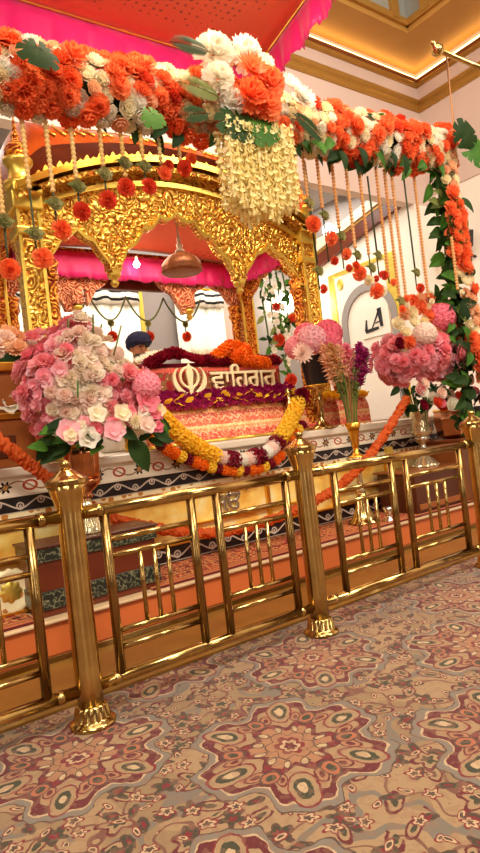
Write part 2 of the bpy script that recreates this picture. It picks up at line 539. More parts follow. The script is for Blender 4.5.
def engraved():
    g = Graph('dark_green_engraved_stone'); x, y, z = g.pos()
    w = g.noise(g.P, 28, 3); d = g.m('ABSOLUTE', w - .5)
    col = g.mix(d < .025, '#20241c', '#7a7858')
    return g.set(col, .3, 0)
M['engraved'] = engraved()
def curtainmat():
    g = Graph('cream_curtain'); x, y, z = g.pos()
    n = g.noise(g.P, 2, 2)
    col = g.mix(n, '#fbf3dc', '#fffaf0')
    return g.set(col, .8, 0)
M['curtain'] = curtainmat()
def wavemat():
    g = Graph('black_wave_valance'); x, y, z = g.pos()
    t = (z - 3.56) * 7.5 + g.m('SINE', x * 17) * .13
    f = g.m('FRACT', t + 10.5)
    col = g.mix(f < .36, '#f7efe0', '#16181c')
    return g.set(col, .8, 0)
M['wave'] = wavemat()

# ------------------------------------------------------------------ flower meshes (unit radius, facing +Z)
def carnation(seed=0, layers=((0.0, 9), (.45, 9), (.8, 7), (1.1, 5), (1.35, 3))):
    R.seed(seed); m = MB()
    for e, n in layers:
        for k in range(n):
            m.petal(2*PI*(k + R.random()*.5)/n + e*2, e + R.uniform(-.1, .15), e + R.uniform(-.2, .3), .95 - .12*e, .34,
                    cup=.15, ruf=.09, r0=.06, z0=.02 + .1*e, nu=3, nv=6, ph=R.random()*6)
    return m
def rose(seed=0):
    R.seed(seed); m = MB()
    for e, n, L, W in ((.15, 6, .95, .55), (.55, 6, .82, .5), (.95, 5, .72, .42), (1.25, 4, .62, .34), (1.45, 3, .55, .24)):
        for k in range(n):
            m.petal(2*PI*(k + R.random()*.3)/n + e*3, e - .25, e + .55, L, W, cup=.35, ruf=.03, r0=.05, z0=-.1, nu=4, nv=4, kind=1, ph=R.random()*6)
    return m
def daisy(seed=0, n=16):
    R.seed(seed); m = MB()
    for e, n, L in ((.1, 16, 1.), (.4, 15, .9), (.75, 13, .75), (1.1, 9, .6), (1.35, 6, .5)):
        for k in range(n):
            m.petal(2*PI*(k + R.random()*.4)/n + e, e, e + .35, L, .13, cup=.2, nu=3, nv=2, kind=1)
    return m
def blossom(seed=0, n=5):
    R.seed(seed); m = MB()
    for k in range(n):
        m.petal(2*PI*k/n + R.uniform(-.15, .15), R.uniform(.2, .5), R.uniform(-.1, .3), 1, .52, cup=.12, ruf=.1, nu=3, nv=5, kind=1, ph=R.random()*6)
    for k in range(3):
        m.petal(2*PI*k/3 + R.random(), .9, .7, .7, .36, cup=.2, ruf=.09, nu=3, nv=4, kind=1, ph=R.random()*6)
    return m
def pompom(seed=0, n=90):
    """a round head of many small florets"""
    R.seed(seed); m = MB()
    for k in range(n):
        z = 1 - 1.75*(k+.5)/n; a = k*2.39996
        d = Vector((math.sqrt(max(0, 1-z*z))*math.cos(a), math.sqrt(max(0, 1-z*z))*math.sin(a), z))
        q = d.to_track_quat('Z', 'Y').to_matrix().to_4x4()
        T = Matrix.Translation(d*.78) @ q @ Matrix.Rotation(R.random()*6, 4, 'Z') @ Matrix.Scale(.27, 4)
        f = MB()
        for j in range(4): f.petal(2*PI*j/4, .5, .0, 1, .6, cup=.1, ruf=.08, nu=2, nv=3, kind=1, ph=R.random()*6)
        m.add(f.v, f.f, T)
    return m
def marigold(seed=0, n=46):
    R.seed(seed); m = MB()
    for k in range(n):
        z = 1 - 1.9*(k+.5)/n; a = k*2.39996
        d = Vector((math.sqrt(max(0, 1-z*z))*math.cos(a), math.sqrt(max(0, 1-z*z))*math.sin(a), z))
        T = Matrix.Translation(d*.7) @ d.to_track_quat('Z', 'Y').to_matrix().to_4x4() @ Matrix.Rotation(R.random()*6, 4, 'Z')
        f = MB(); f.petal(0, 1.1, .5, .42, .3, ruf=.06, r0=-.12, nu=2, nv=3, ph=R.random()*6); f.petal(PI, 1.1, .4, .42, .3, ruf=.06, r0=-.12, nu=2, nv=3)
        m.add(f.v, f.f, T)
    m.lathe([(0, -.72), (.5, -.5), (.72, 0), (.5, .5), (0, .72)], 10)
    return m
def leaf_mb(w=.32, fold=.18, droop=.35):
    """pointed leaf, base at the origin, one long along +X, face up +Z"""
    m = MB()
    def f(u, t):
        t = t*2 - 1; ww = w*math.sin(PI*min(1, u*.97+.02))**.8*(1 - .25*u)
        return (u, t*ww, abs(t)*ww*fold*2 - droop*u*u)
    return m.grid(f, 7, 4)
def monstera_mb():
    """broad heart-shaped leaf with slits along its sides, base at the origin, along +X"""
    m = MB(); n = 72; nr = 5; vs, fs = [(.12, 0, 0)], []
    for k in range(n+1):
        a = -PI*.94 + 2*PI*.94*k/n
        r = .62*(1 + .28*math.cos(a)) * (1 - .12*math.cos(3*a))
        slit = abs(math.sin(a*5.5)); side = abs(math.sin(a))
        r *= 1 - .42*side*max(0, 1 - slit*2.6)
        for i in range(1, nr+1):
            q = r*i/nr; x = .22 + q*math.cos(a)*.95; y = q*math.sin(a)*.95
            vs.append((x, y, -.22*q*q + .05*abs(math.sin(a))*q))
    for k in range(n):
        b0, b1 = 1 + k*nr, 1 + (k+1)*nr
        fs.append((0, b0, b1))
        for i in range(nr-1): fs.append((b0+i, b0+i+1, b1+i+1, b1+i))
    return m.add(vs, fs)
def fern_mb(n=20):
    m = MB()
    m.tube([(k/8, 0, -.2*(k/8)**2) for k in range(9)], .012, 5)
    for k in range(n):
        u = .08 + .9*k/n
        for s in (-1, 1):
            L = .34*math.sin(PI*min(1, u*.85+.15))**.7
            lf = leaf_mb(.085, .1, .15)
            T = Matrix.Translation((u, 0, -.2*u*u)) @ Matrix.Rotation(s*.95, 4, 'Z') @ Matrix.Scale(L, 4)
            m.add(lf.v, lf.f, T)
    return m
FM = {}
def F(kind, mat, seed=0):
    key = (kind, mat, seed)
    if key not in FM:
        mb = {'carnation': carnation, 'rose': rose, 'daisy': daisy, 'blossom': blossom, 'pompom': pompom, 'marigold': marigold}.get(kind)
        mb = mb(seed) if mb else {'leaf': leaf_mb, 'monstera': monstera_mb, 'fern': fern_mb}[kind]()
        FM[key] = mb.mesh(kind, M[mat])
    return FM[key]
def put_leaf(name, me, parent, loc, along, up=(0,-1,.3), scale=.2):
    """leaf whose length runs along `along` and whose face looks to `up`"""
    a = Vector(along).normalized(); u = Vector(up); y = u.cross(a)
    if y.length < .05: y = Vector((0,0,1)).cross(a)
    y.normalize(); z = a.cross(y)
    o = bpy.data.objects.new(name, me); COL.objects.link(o); o.parent = parent
    o.rotation_mode = 'QUATERNION'
    o.rotation_quaternion = Matrix((a, y, z)).transposed().to_quaternion()
    o.location = loc; o.scale = (scale,)*3
    return o

# ------------------------------------------------------------------ camera
A = math.radians(54.5); RO = math.atan(.115); PT = math.atan(6.5/590)
fw = Vector((math.cos(A)*math.cos(PT), math.sin(A)*math.cos(PT), math.sin(PT)))
hr = Vector((math.sin(A), -math.cos(A), 0)); up = hr.cross(fw)
cr_ = hr*math.cos(RO) - up*math.sin(RO); cu_ = hr*math.sin(RO) + up*math.cos(RO)
cam = bpy.data.cameras.new('camera'); co = bpy.data.objects.new('camera', cam); COL.objects.link(co)
co.matrix_world = Matrix(((cr_.x, cu_.x, -fw.x, 0), (cr_.y, cu_.y, -fw.y, 0), (cr_.z, cu_.z, -fw.z, 1.11), (0,0,0,1)))
cam.sensor_fit = 'VERTICAL'; cam.sensor_height = 36; cam.lens = 36*590/853
cam.clip_start = .02; cam.clip_end = 80
SC.camera = co

# ------------------------------------------------------------------ the setting
XL, XR, YF, YB = -4.5, 8.74, -4.5, 6.0
struct(MB().box(XL-.2, XR+.4, YF-.2, 9.2, -.1, 0).build('floor', M['carpet']))
struct(MB().box(XL-.2, XL, YF, 9.1, 0, 9).build('wall_left', M['wall_panel']))
struct(MB().box(XL, XR, YF-.2, YF, 0, 9).build('wall_front', M['wall_panel']))
w = MB()
w.box(XR, XR+.2, YF, 9.1, 4.72, 9)
struct(w.build('wall_right', M['wall_beige']))
struct(MB().box(XR+.02, XR+.2, YF, 6.2, 0, 4.72).build('wall_right_lower', M['white_wall']))
struct(MB().box(XL, 5.2, YB, YB+.18, 4.54, 6.82).build('wall_back', M['white_wall']))  # one wall with wall_back_right; strong light here is put into the white colour
struct(MB().box(5.2, XR, YB, YB+.18, 4.54, 6.82).build('wall_back_right', M['wall_beige']))
struct(MB().box(8.3, XR+.02, YB, YB+.18, 0, 4.54).build('wall_back_pier', M['white_wall']))
struct(MB().box(XL, XR, 9.0, 9.2, 0, 5.4).build('wall_alcove', M['wall_grey']))
w = MB(); w.box(8.3, 8.5, YB+.18, 9.0, 0, 5.4)
struct(w.build('wall_alcove_right', M['white_wall']))
struct(MB().box(8.285, 8.299, YB+.18, 9.0, 4.75, 5.3).build('trim_1', M['wall_grey']))
struct(MB().box(XL, 8.5, YB+.18, 9.2, 5.3, 5.4).build('ceiling_alcove', M['wall_grey']))
# sloping gallery moulding on the alcove's right wall
m = MB(); ys = [6.2 + i*.4 for i in range(8)]
zz = lambda y: 4.87 - (y-6.24)*.202
m.between(ys, lambda y: zz(y)-.02, lambda y: zz(y)+.16, 8.16, 8.29, swap=True)
struct(m.build('trim_2', M['marble']))
m = MB(); m.between(ys, lambda y: zz(y)-.07, lambda y: zz(y)-.02, 8.19, 8.29, swap=True)
struct(m.build('trim_3', M['mould_gold']))
m = MB(); m.between(ys, lambda y: zz(y)-.3, lambda y: zz(y)-.07, 8.2, 8.29, swap=True)
struct(m.build('trim_4', M['maroon_wood']))
# soffit ring with the lantern opening, lantern above
w = MB(); OX, OY = 7.74, 5.35
w.box(XL, XR+.2, OY, YB+.2, 6.82, 6.94); w.box(OX, XR+.2, YF, OY, 6.82, 6.94)
w.box(XL, -2.6, YF, OY, 6.82, 6.94); w.box(-2.6, OX, YF, -2.5, 6.82, 6.94)
struct(w.build('ceiling', M['soffit_gold']))
w = MB(); w.box(-2.6, OX, OY, OY+.1, 6.94, 9); w.box(OX, OX+.1, -2.5, OY+.1, 6.94, 9)
w.box(-2.7, -2.6, -2.5, OY, 6.94, 9); w.box(-2.6, OX, -2.6, -2.5, 6.94, 9)
struct(w.build('wall_lantern', M['glass_grey']))
struct(MB().box(-2.7, OX+.1, -2.6, OY+.1, 9, 9.1).build('ceiling_lantern', M['white_wall']))
w = MB()
for k in range(10): w.box(7.36 - k*.85, 7.52 - k*.85, OY-.06, OY, 6.94, 9)
for k in range(9): w.box(OX-.06, OX, 4.9 - k*.85, 5.06 - k*.85, 6.94, 9)
w.box(-2.6, OX, OY-.05, OY, 6.9, 7.0); w.box(OX-.05, OX, -2.5, OY, 6.9, 7.0)
struct(w.build('trim_5', M['mould_gold']))
# cornices with the cove light lying behind the upper lip
def cornice(name, z0, z1, d0, d1, mat):
    m = MB(); prof = [(0, z0), (d0, z0), (d0, lerp(z0, z1, .25)), (lerp(d0, d1, .5), lerp(z0, z1, .45)), (d1, lerp(z0, z1, .75)), (d1, z1), (0, z1)]
    n = len(prof)
    vs = [(XL, YB - d, z) for d, z in prof] + [(XR - d, YB - d, z) for d, z in prof] + [(XR - d, YF, z) for d, z in prof]
    fs = []
    for s_ in (0, n):
        for k in range(n):
            k2 = (k+1) % n; fs.append((s_+k, s_+k2, s_+n+k2, s_+n+k))
    m.add(vs, fs); return struct(m.build(name, mat))
cornice('trim_6', 6.15, 6.23, .015, .045, M['mould_gold'])
cornice('trim_7', 6.25, 6.34, .02, .06, M['mould_gold'])
cornice('trim_8', 6.57, 6.63, .02, .06, M['mould_gold'])
cornice('trim_13', 6.635, 6.67, .05, .09, M['wood'])
m = MB(); m.box(XL, XR-.05, YB-.05, YB-.02, 6.69, 6.72); m.box(XR-.05, XR-.02, YF, YB-.05, 6.69, 6.72)
struct(m.build('trim_9', M['cove_glow']))
# blind casing rail high on the back wall
cr = thing('curtain_rail', 'long slim grey rail with an end cap, mounted high on the beige back wall', 'rail', (5, 5.93, 5.75))
m = MB(); m.tube([(1.6, 5.93, 4.98), (8.1, 5.93, 5.78)], .035, 10); m.build('rail_tube', M['wall_grey'], cr, True)
m = MB(); m.box(8.08, 8.2, 5.87, 6.0, 5.72, 5.86); m.build('end_cap', M['wood'], cr, bevel=.01)
# alcove door and arch
d = thing('door', 'white door with gold edging and a small gold oval emblem on the far white wall', 'door', (8.28, 7.4, 0))
d['kind'] = 'structure'; d.name = 'door_1'
MB().box(8.262, 8.298, 6.7, 7.95, 1.06, 3.84).build('door_leaf', M['white_wall'], d)
m = MB(); m.box(8.24, 8.298, 7.95, 8.09, 1.06, 3.92); m.box(8.24, 8.298, 6.5, 6.7, 1.06, 3.92); m.box(8.24, 8.298, 6.7, 7.95, 3.84, 3.92)
m.build('door_frame', M['gold_yellow'], d, bevel=.01)
m = MB(); m.lathe([(.0, 0), (.06, 0), (.08, .01), (.06, .02), (0, .02)], 20, Matrix.Translation((8.26, 7.8, 3.68)) @ Matrix.Rotation(-PI/2, 4, 'Y') @ Matrix.Diagonal((1.35, 1, 1, 1)))
m.build('emblem', M['gold_yellow'], d, True)
outl = lambda w_: [(7.2 + w_, 1.08)] + [(7.2 + w_*math.cos(PI*k/24), 2.85 + w_*1.05*math.sin(PI*k/24)) for k in range(25)] + [(7.2 - w_, 1.08)]
m = MB(); o_, n_ = outl(.66), outl(.52); vs = []
for (ya, za), (yb, zb) in zip(o_, n_): vs += [(8.225, ya, za), (8.225, yb, zb), (8.262, yb, zb), (8.262, ya, za)]
fs = []
for k in range(len(o_)-1):
    for q in range(4): fs.append((k*4+q, k*4+(q+1) % 4, k*4+4+(q+1) % 4, k*4+4+q))
m.add(vs, fs); m.build('arch_moulding', M['wall_grey'], d)
# calligraphy on the white wall
cal = thing('wall_lettering', 'black brush-style letters with a heavy underline on the white far wall beside the arch', 'lettering', (8.21, 7.0, 2.85))
def stroke(y0, z0, y1, z1, w0, w1):
    dy, dz = y1-y0, z1-z0; L = math.hypot(dy, dz); ny, nz = -dz/L, dy/L
    m = MB(); vs = []
    for x in (8.222, 8.238):
        vs += [(x, y0+ny*w0, z0+nz*w0), (x, y1+ny*w1, z1+nz*w1), (x, y1-ny*w1, z1-nz*w1), (x, y0-ny*w0, z0-nz*w0)]
    m.add(vs, [(0,1,2,3), (7,6,5,4), (0,4,5,1), (1,5,6,2), (2,6,7,3), (3,7,4,0)]); return m
MB().box(8.236, 8.262, 6.72, 7.38, 2.55, 3.12).build('backing_panel', M['white_wall'], cal)
for a in ((7.28, 2.67, 6.98, 2.69, .03, .025), (7.27, 2.68, 7.24, 2.88, .03, .012), (7.13, 2.70, 6.93, 3.0, .008, .016), (6.93, 3.03, 6.90, 2.7, .045, .03), (7.04, 2.78, 6.92, 2.80, .01, .01)):
    stroke(*a).build('brush_stroke', M['ink'], cal)
# curtains and wave valance at the alcove's back
def curtain(x0, x1, label):
    t = thing('curtain', label, 'curtain', ((x0+x1)/2, 8.9, 0), 'cream curtains on the far wall')
    m = MB(); n = int((x1-x0)*40)
    ff = lambda u: 8.88 + .035*math.sin(u*(x1-x0)*22) + .012*math.sin(u*(x1-x0)*51)
    m.grid(lambda u, v: (x0 + u*(x1-x0), ff(u), .02 + v*3.66), n, 3)
    o = m.build('curtain_cloth', M['curtain'], t, True); s = o.modifiers.new('thickness', 'SOLIDIFY'); s.thickness = .012
    m = MB(); m.grid(lambda u, v: (x0 + u*(x1-x0), ff(u)-.05, 3.43 + v*.3), n, 2)
    o = m.build('wave_valance', M['wave'], t, True); s = o.modifiers.new('thickness', 'SOLIDIFY'); s.thickness = .008
    m = MB(); m.tube([(x0-.04, 8.9, 3.77), (x1+.04, 8.9, 3.77)], .025, 8); m.build('pole', M['gold_plain'], t, True)
curtain(2.55, 4.55, 'wide cream curtain with black wave lines on top, left of the grey wall panel')
curtain(5.25, 6.26, 'narrow cream curtain with a black wave top, right of the grey wall panel')
m = MB(); m.box(4.58, 4.66, 8.93, 9.0, .0, 3.9); struct(m.build('trim_10', M['gold_yellow']))
m = MB(); m.box(6.28, 6.5, 8.94, 9.0, .0, 3.9); struct(m.build('trim_11', M['wall_beige']))
# lamps
def globe(name, label, loc, r, mat, stem):
    t = thing(name, label, 'lamp', loc)
    m = MB(); m.lathe([(0, -r)] + [(r*math.cos(a), r*math.sin(a)) for a in [(-.4+.1*k)*PI for k in range(9)]] + [(0, r)], 20, Matrix.Translation(loc)); m.build('globe', M[mat], t, True)
    m = MB(); m.tube([Vector(loc), Vector(loc)+Vector(stem)], .02, 8); m.build('stem', M['gold_plain'], t, True)
    return t
globe('wall_lamp', 'round white lamp glowing on the far wall behind the hanging green vines', (7.72, 8.78, 3.55), .19, 'bulb_glow', (0, .2, 0))
globe('wall_lamp', 'small white globe lamp just above the sloping moulding of the far right wall', (8.12, 7.8, 4.72), .12, 'lamp_glow', (.16, 0, 0))
# speaker on the right wall
sp = thing('loudspeaker', 'small tilted black loudspeaker bracketed on the right wall beside the flower column', 'speaker', (8.6, 5.35, 3.75))
T = Matrix.Translation((8.5, 5.35, 3.76)) @ Matrix.Rotation(.35, 4, 'X') @ Matrix.Rotation(-.3, 4, 'Y')
MB().box(-.09, .09, -.16, .16, -.13, .13, T).build('cabinet', M['black'], sp, bevel=.015)
MB().box(-.1, -.088, -.14, .14, -.11, .11, T).build('grille', plain('speaker_grille', '#2a2a30', .6, .2), sp)
m = MB(); m.tube([(8.5, 5.33, 3.62), (8.55, 5.3, 3.5), (8.75, 5.3, 3.48)], .022, 8); m.build('bracket', M['black'], sp, True)
# canopy tie rod
rd = thing('brass_rod', 'slim brass rod with a ball joint running from the right wall below the golden ceiling', 'rod', (5.2, 3.3, 4.6))
m = MB(); m.tube([(5.2, 3.3, 4.6), (8.74, 3.3, 4.72)], .024, 10); m.build('rod_tube', M['brass'], rd, True)
m = MB(); m.lathe([(0, -.06), (.045, -.045), (.065, 0), (.045, .045), (.02, .06), (.03, .09), (.0, .11)], 14, Matrix.Translation((5.22, 3.3, 4.6)) @ Matrix.Rotation(-.9, 4, 'Y')); m.build('ball_joint', M['brass'], rd, True)
tag(MB().tube([(5.36, 3.3, 4.58), (5.34, 3.3, 3.9), (5.1, 3.25, 3.2)], .012, 6).build('tan_rope', M['cord'], None, True), 'thin tan rope dropping from the brass rod to the top of the flower column', 'rope')

# ------------------------------------------------------------------ big red canopy overhead
cn = thing('ceremonial_canopy', 'large red brocade canopy with a ruffled magenta fringe hung overhead', 'canopy', (2.2, 3.2, 4.82))
cz = 4.82; Q = ((.15, 4.74), (4.0, 4.63), (3.42, 1.6), (.15, 1.6))          # rear left, rear right, front right, front left
def cpt(u, v):
    a = Vector(Q[3]).lerp(Vector(Q[2]), u); b = Vector(Q[0]).lerp(Vector(Q[1]), u); p = a.lerp(b, v)
    return (p.x, p.y, cz - .1*math.sin(PI*u)*math.sin(PI*v))
m = MB(); m.grid(cpt, 24, 18)
o = m.build('canopy_cloth', M['canopy_red'], cn, True); s = o.modifiers.new('thickness', 'SOLIDIFY'); s.thickness = .01; s.offset = 1
def frill(name, parent, p0, p1, z, h, mat, amp=.03, freq=16, rag=.02, yoff=0):
    p0, p1 = Vector(p0), Vector(p1); L = (p1-p0).length; n = int(L*60); nrm = Vector((-(p1-p0).y, (p1-p0).x, 0)).normalized()
    R.seed(len(name)+n); rg = [R.uniform(-rag, rag) for _ in range(n+1)]
    def f(u, v):
        p = p0.lerp(p1, u) + nrm*(amp*v*math.sin(u*L*freq) + amp*.4*v*math.sin(u*L*freq*2.3+1))
        return (p.x, p.y, z - h*v + (rg[round(u*n)] if v > .99 else 0))
    m = MB(); m.grid(f, n, 4); o = m.build(name, M[mat], parent, True)
    s = o.modifiers.new('thickness', 'SOLIDIFY'); s.thickness = .006
    return o
for k, h in enumerate((.42, .33, .36, .36)):
    frill('fringe', cn, (*Q[k], 0), (*Q[(k+1) % 4], 0), cz+.02, h, 'magenta', .03, 16, .03)
m = MB(); m.tube([(x-.02 if x > 1 else x, y-.02, cz) for x, y in (Q[0], Q[1], Q[2])], .012, 6); m.build('gold_braid', M['gold_yellow'], cn, True)
for x, y in Q:
    MB().tube([(x, y, cz), (x, y, 6.83)], .01, 6).build('suspension_cord', M['cord'], cn, True)
M['inlay_edge'] = plain('cream_stone_edge', '#d9b98c', .3, 0, .2, 6)

# ------------------------------------------------------------------ brass railing
YR = 2.4
def post(x, label):
    t = thing('brass_post', label, 'post', (x, YR, 0), 'brass railing posts')
    P = Matrix.Translation((x, YR, 0))
    m = MB(); m.lathe([(.053, .07), (.053, .2), (.0525, .45), (.052, .7), (.0515, .855), (.0515, .865), (.053, .885), (.06, .915), (.072, .955), (.083, .982)], 28, P); m.build('shaft', M['brass_turned'], t, True)
    m = MB(); m.lathe([(.083, .98), (.088, .985), (.088, .998), (.083, 1.004), (.06, 1.018), (.03, 1.04), (.018, 1.046)], 28, P); m.build('cap', M['brass'], t)
    m = MB(); m.lathe([(.018, 1.044), (.014, 1.052), (.022, 1.06), (.024, 1.068), (.016, 1.078), (0, 1.084)], 20, P); m.build('finial', M['brass'], t, True)
    fl = lambda a, z: 1 + (.06*math.cos(a*16) if .03 < z < .08 else 0)
    m = MB(); m.lathe([(.092, .0), (.095, .01), (.088, .018), (.076, .024), (.072, .028), (.07, .032), (.062, .074), (.058, .082), (.052, .085)], 96, P, fl); m.build('base_flange', M['brass'], t, True)
    return t
PX = [-.42, .81, 2.09, 3.68]
post(.81, 'brass railing post nearest the viewer, its cap before the big pink and cream bouquet')
post(2.09, 'brass railing post in the middle, fluted base standing clear on the carpet')
post(3.68, 'farthest brass railing post, beside the salmon-pink bouquet at the right edge')
def panel(x0, x1, stiles, label):
    t = thing('brass_railing_panel', label, 'railing', ((x0+x1)/2, YR, 0), 'brass railing panels')
    for nm, z, r in (('top_rail', .855, .027), ('bottom_rail', .145, .025)):
        m = MB(); m.tube([(x0, YR, z), (x1, YR, z)], r, 16); o = m.build(nm, M['brass'], t, True)
        for xs in (x0+.07, x1-.07):
            m = MB(); m.tube([(xs-.015, YR, z), (xs+.015, YR, z)], r+.003, 16); m.build('collar', M['brass'], o, True)
    for x in stiles:
        m = MB(); m.tube([(x, YR, .16), (x, YR, .84)], .021, 14); m.build('stile', M['brass_dark'], t, True)
    for a, b in ((stiles[0], stiles[1]), (stiles[2], stiles[3])):
        for z in (.725, .655, .335, .265):
            m = MB(); m.tube([(a, YR, z), (b, YR, z)], .0125, 10); m.build('crossbar', M['brass'], t, True)
        for k in (.34, .5, .66):
            x = lerp(a, b, k)
            m = MB(); m.tube([(x, YR, .335), (x, YR, .655)], .010, 10); m.build('baluster', M['brass'], t, True)
panel(-.37, .76, (-.32, .07, .22, .64), 'brass railing panel at the left edge, left of the nearest post')
panel(.86, 2.04, (.955, 1.38, 1.523, 1.955), 'brass railing panel between the nearest post and the middle post')
panel(2.14, 3.63, (2.31, 2.787, 2.924, 3.48), 'brass railing panel between the middle post and the farthest post')

# ------------------------------------------------------------------ low step, marble platform
struct(MB().box(-3, 7.5, 2.62, 3.24, 0, .012).build('trim_12', M['stone_brown']))
st = thing('low_step', 'long low step with an orange front board and pale edging behind the railing', 'step', (2, 3.5, 0))
MB().box(-2.8, 7.2, 3.24, 5.2, .012, .212).build('front_board', M['orange_front'], st)
MB().box(-2.82, 7.22, 3.215, 5.2, .212, .23).build('edge_slab', M['inlay_edge'], st, bevel=.006)
m = MB(); m.box(-2.8, 7.2, 3.205, 3.24, .012, .045); m.build('kick_strip', M['brass_dark'], st, bevel=.004)
tag(MB().box(1.55, 7.0, 3.25, 3.79, .23, .242).build('red_carpet', M['red_carpet']), 'red patterned runner carpet lying on the low step before the marble platform', 'carpet')
tag(MB().box(-2.6, .86, 3.25, 3.79, .23, .242).build('red_carpet', M['red_carpet']), 'red patterned runner carpet on the low step left of the dark offering box', 'carpet')
pl = thing('marble_platform', 'raised white marble platform faced with black scroll inlay and gold panels', 'platform', (2.5, 5, .23))
px0, px1 = -1.2, 5.7
MB().box(px0+.05, px1-.05, 3.83, 7.2, .242, 1.0).build('platform_body', M['marble'], pl)
MB().box(px0, px1, 3.76, 7.2, 1.0, 1.06).build('top_slab', M['marble'], pl, bevel=.012)
MB().box(px0+.02, px1-.02, 3.79, 3.83, .885, 1.0).build('inlaid_marble_band', M['inlay'], pl)
MB().box(px0+.02, px1-.02, 3.785, 3.83, .78, .88).build('scroll_band', M['scroll_upper'], pl)
MB().box(px0+.02, px1-.02, 3.765, 3.83, .878, .888).build('ledge', M['marble'], pl)
MB().box(px0+.02, px1-.02, 3.78, 3.83, .70, .778).build('ornament_strip', M['creamgold'], pl)
MB().box(px0+.02, px1-.02, 3.80, 3.83, .37, .70).build('gold_panel', M['gold_panel'], pl)
MB().box(px0+.02, px1-.02, 3.79, 3.83, .25, .37).build('scroll_band', M['scroll_lower'], pl)
for z in (.372, .485, .70):
    m = MB(); m.box(px0+.02, px1-.02, 3.765, 3.83, z-.009, z+.009); m.build('moulding', M['gold_plain'], pl, bevel=.004)
for k in range(9):
    x = -.7 + k*.72
    m = MB(); m.box(x-.018, x+.018, 3.775, 3.83, .375, .70); m.build('panel_divider', M['gold_plain'], pl, bevel=.004)
# Ik Onkar symbol on the gold panel
def text(s, size, ext, name, mat, parent, T, bevel=0):
    c = bpy.data.curves.new(name, 'FONT'); c.body = s; c.size = size; c.extrude = ext; c.bevel_depth = bevel
    c.align_x = 'CENTER'
    tmp = bpy.data.objects.new(name, c); COL.objects.link(tmp)
    dg = bpy.context.evaluated_depsgraph_get(); dg.update()
    me = bpy.data.meshes.new_from_object(tmp.evaluated_get(dg)); bpy.data.objects.remove(tmp)
    me.transform(T); me.materials.clear(); me.materials.append(mat); me.name = name
    o = bpy.data.objects.new(name, me); COL.objects.link(o)
    if parent is not None: adopt(o, parent)
    return o
UPR = Matrix.Rotation(PI/2, 4, 'X')
ik = text('\u0A74', .2, .008, 'ik_onkar_symbol', M['silver'], None, Matrix.Translation((2.54, 3.785, .53)) @ UPR, .004)
tag(ik, 'silver curled script symbol fixed on the gold front of the marble platform', 'symbol')

# ------------------------------------------------------------------ offering boxes
gb = thing('offering_box', 'dark maroon offering box with engraved black-green bands, behind the nearest railing post', 'offering box', (1.24, 3.5, .23))
bx0, bx1, by0, by1 = .88, 1.62, 3.3, 3.6
MB().box(bx0, bx1, by0, by1, .23, .605).build('body', M['maroon_wood'], gb, bevel=.008)
MB().box(bx0-.01, bx1+.01, by0-.012, by1+.005, .53, .605).build('engraved_band', M['engraved'], gb, bevel=.004)
MB().box(bx0-.01, bx1+.01, by0-.012, by1+.005, .27, .37).build('engraved_band', M['engraved'], gb, bevel=.004)
MB().box(bx0-.02, bx1+.02, by0-.02, by1+.01, .605, .62).build('lid', M['wood_dark'], gb, bevel=.004)
m = MB(); m.box(bx0-.014, bx0+.016, by0-.018, by0+.02, .37, .53); m.build('corner_trim', M['marble'], gb)
gr = thing('offering_box', 'brown wooden offering box with a dark slot at the right, under the crystal vase', 'offering box', (4.5, 3.5, .242))
MB().box(4.12, 4.8, 3.3, 3.72, .242, .585).build('body', M['wood_dark'], gr, bevel=.008)
MB().box(4.1, 4.82, 3.27, 3.75, .585, .605).build('lid', M['wood'], gr, bevel=.006)
MB().box(4.24, 4.4, 3.262, 3.272, .59, .60).build('slot', M['black'], gr)
MB().box(4.14, 4.78, 3.285, 3.3, .27, .32).build('skirting', M['wood'], gr, bevel=.004)
ch = thing('wooden_cabinet', 'plain varnished brown cabinet standing behind the crystal vase', 'cabinet', (5.0, 3.5, .242))
MB().box(4.84, 5.5, 3.3, 3.74, .242, .80).build('cabinet_body', M['wood'], ch, bevel=.008)
MB().box(4.82, 5.52, 3.28, 3.75, .80, .825).build('cabinet_top', M['wood'], ch, bevel=.006)

# vases --------------------------------------------------------------
def vase(name, label, x, y, z0, parts, cat='vase'):
    t = thing(name, label, cat, (x, y, z0))
    for nm, prof, mat, mod in parts:
        m = MB(); m.lathe([(r, z0+z) for r, z in prof], 40, Matrix.Translation((x, y, 0)), mod); m.build(nm, M[mat], t, True)
    return t
def flut(k, d): return lambda a, z: 1 + d*math.cos(a*k)
M['crystal'] = plain('gilded_crystal', '#f2dcae', .12, .75, .25, 30)
M['copper'] = plain('rose_copper', '#cf8a5c', .2, 1, .15, 10)
vase('gold_goblet_vase', 'rose-gold goblet vase on a crystal foot holding the big pink and white bouquet', 1.27, 3.45, .62, [
    ('foot', [(.085, 0), (.088, .012), (.07, .025), (.075, .05), (.06, .07), (.062, .1), (.045, .12), (.035, .16), (.03, .2)], 'crystal', flut(10, .08)),
    ('stem', [(.03, .2), (.04, .21), (.05, .225), (.035, .24), (.06, .26), (.09, .285), (.1, .3), (.105, .315), (.09, .325)], 'copper', None),
    ('cup', [(.09, .325), (.1, .35), (.1, .4), (.105, .47), (.112, .52), (.108, .522), (.095, .42)], 'copper', flut(10, .02)),
    ('rim', [(.108, .515), (.118, .522), (.118, .53), (.108, .535)], 'gold_plain', None)])
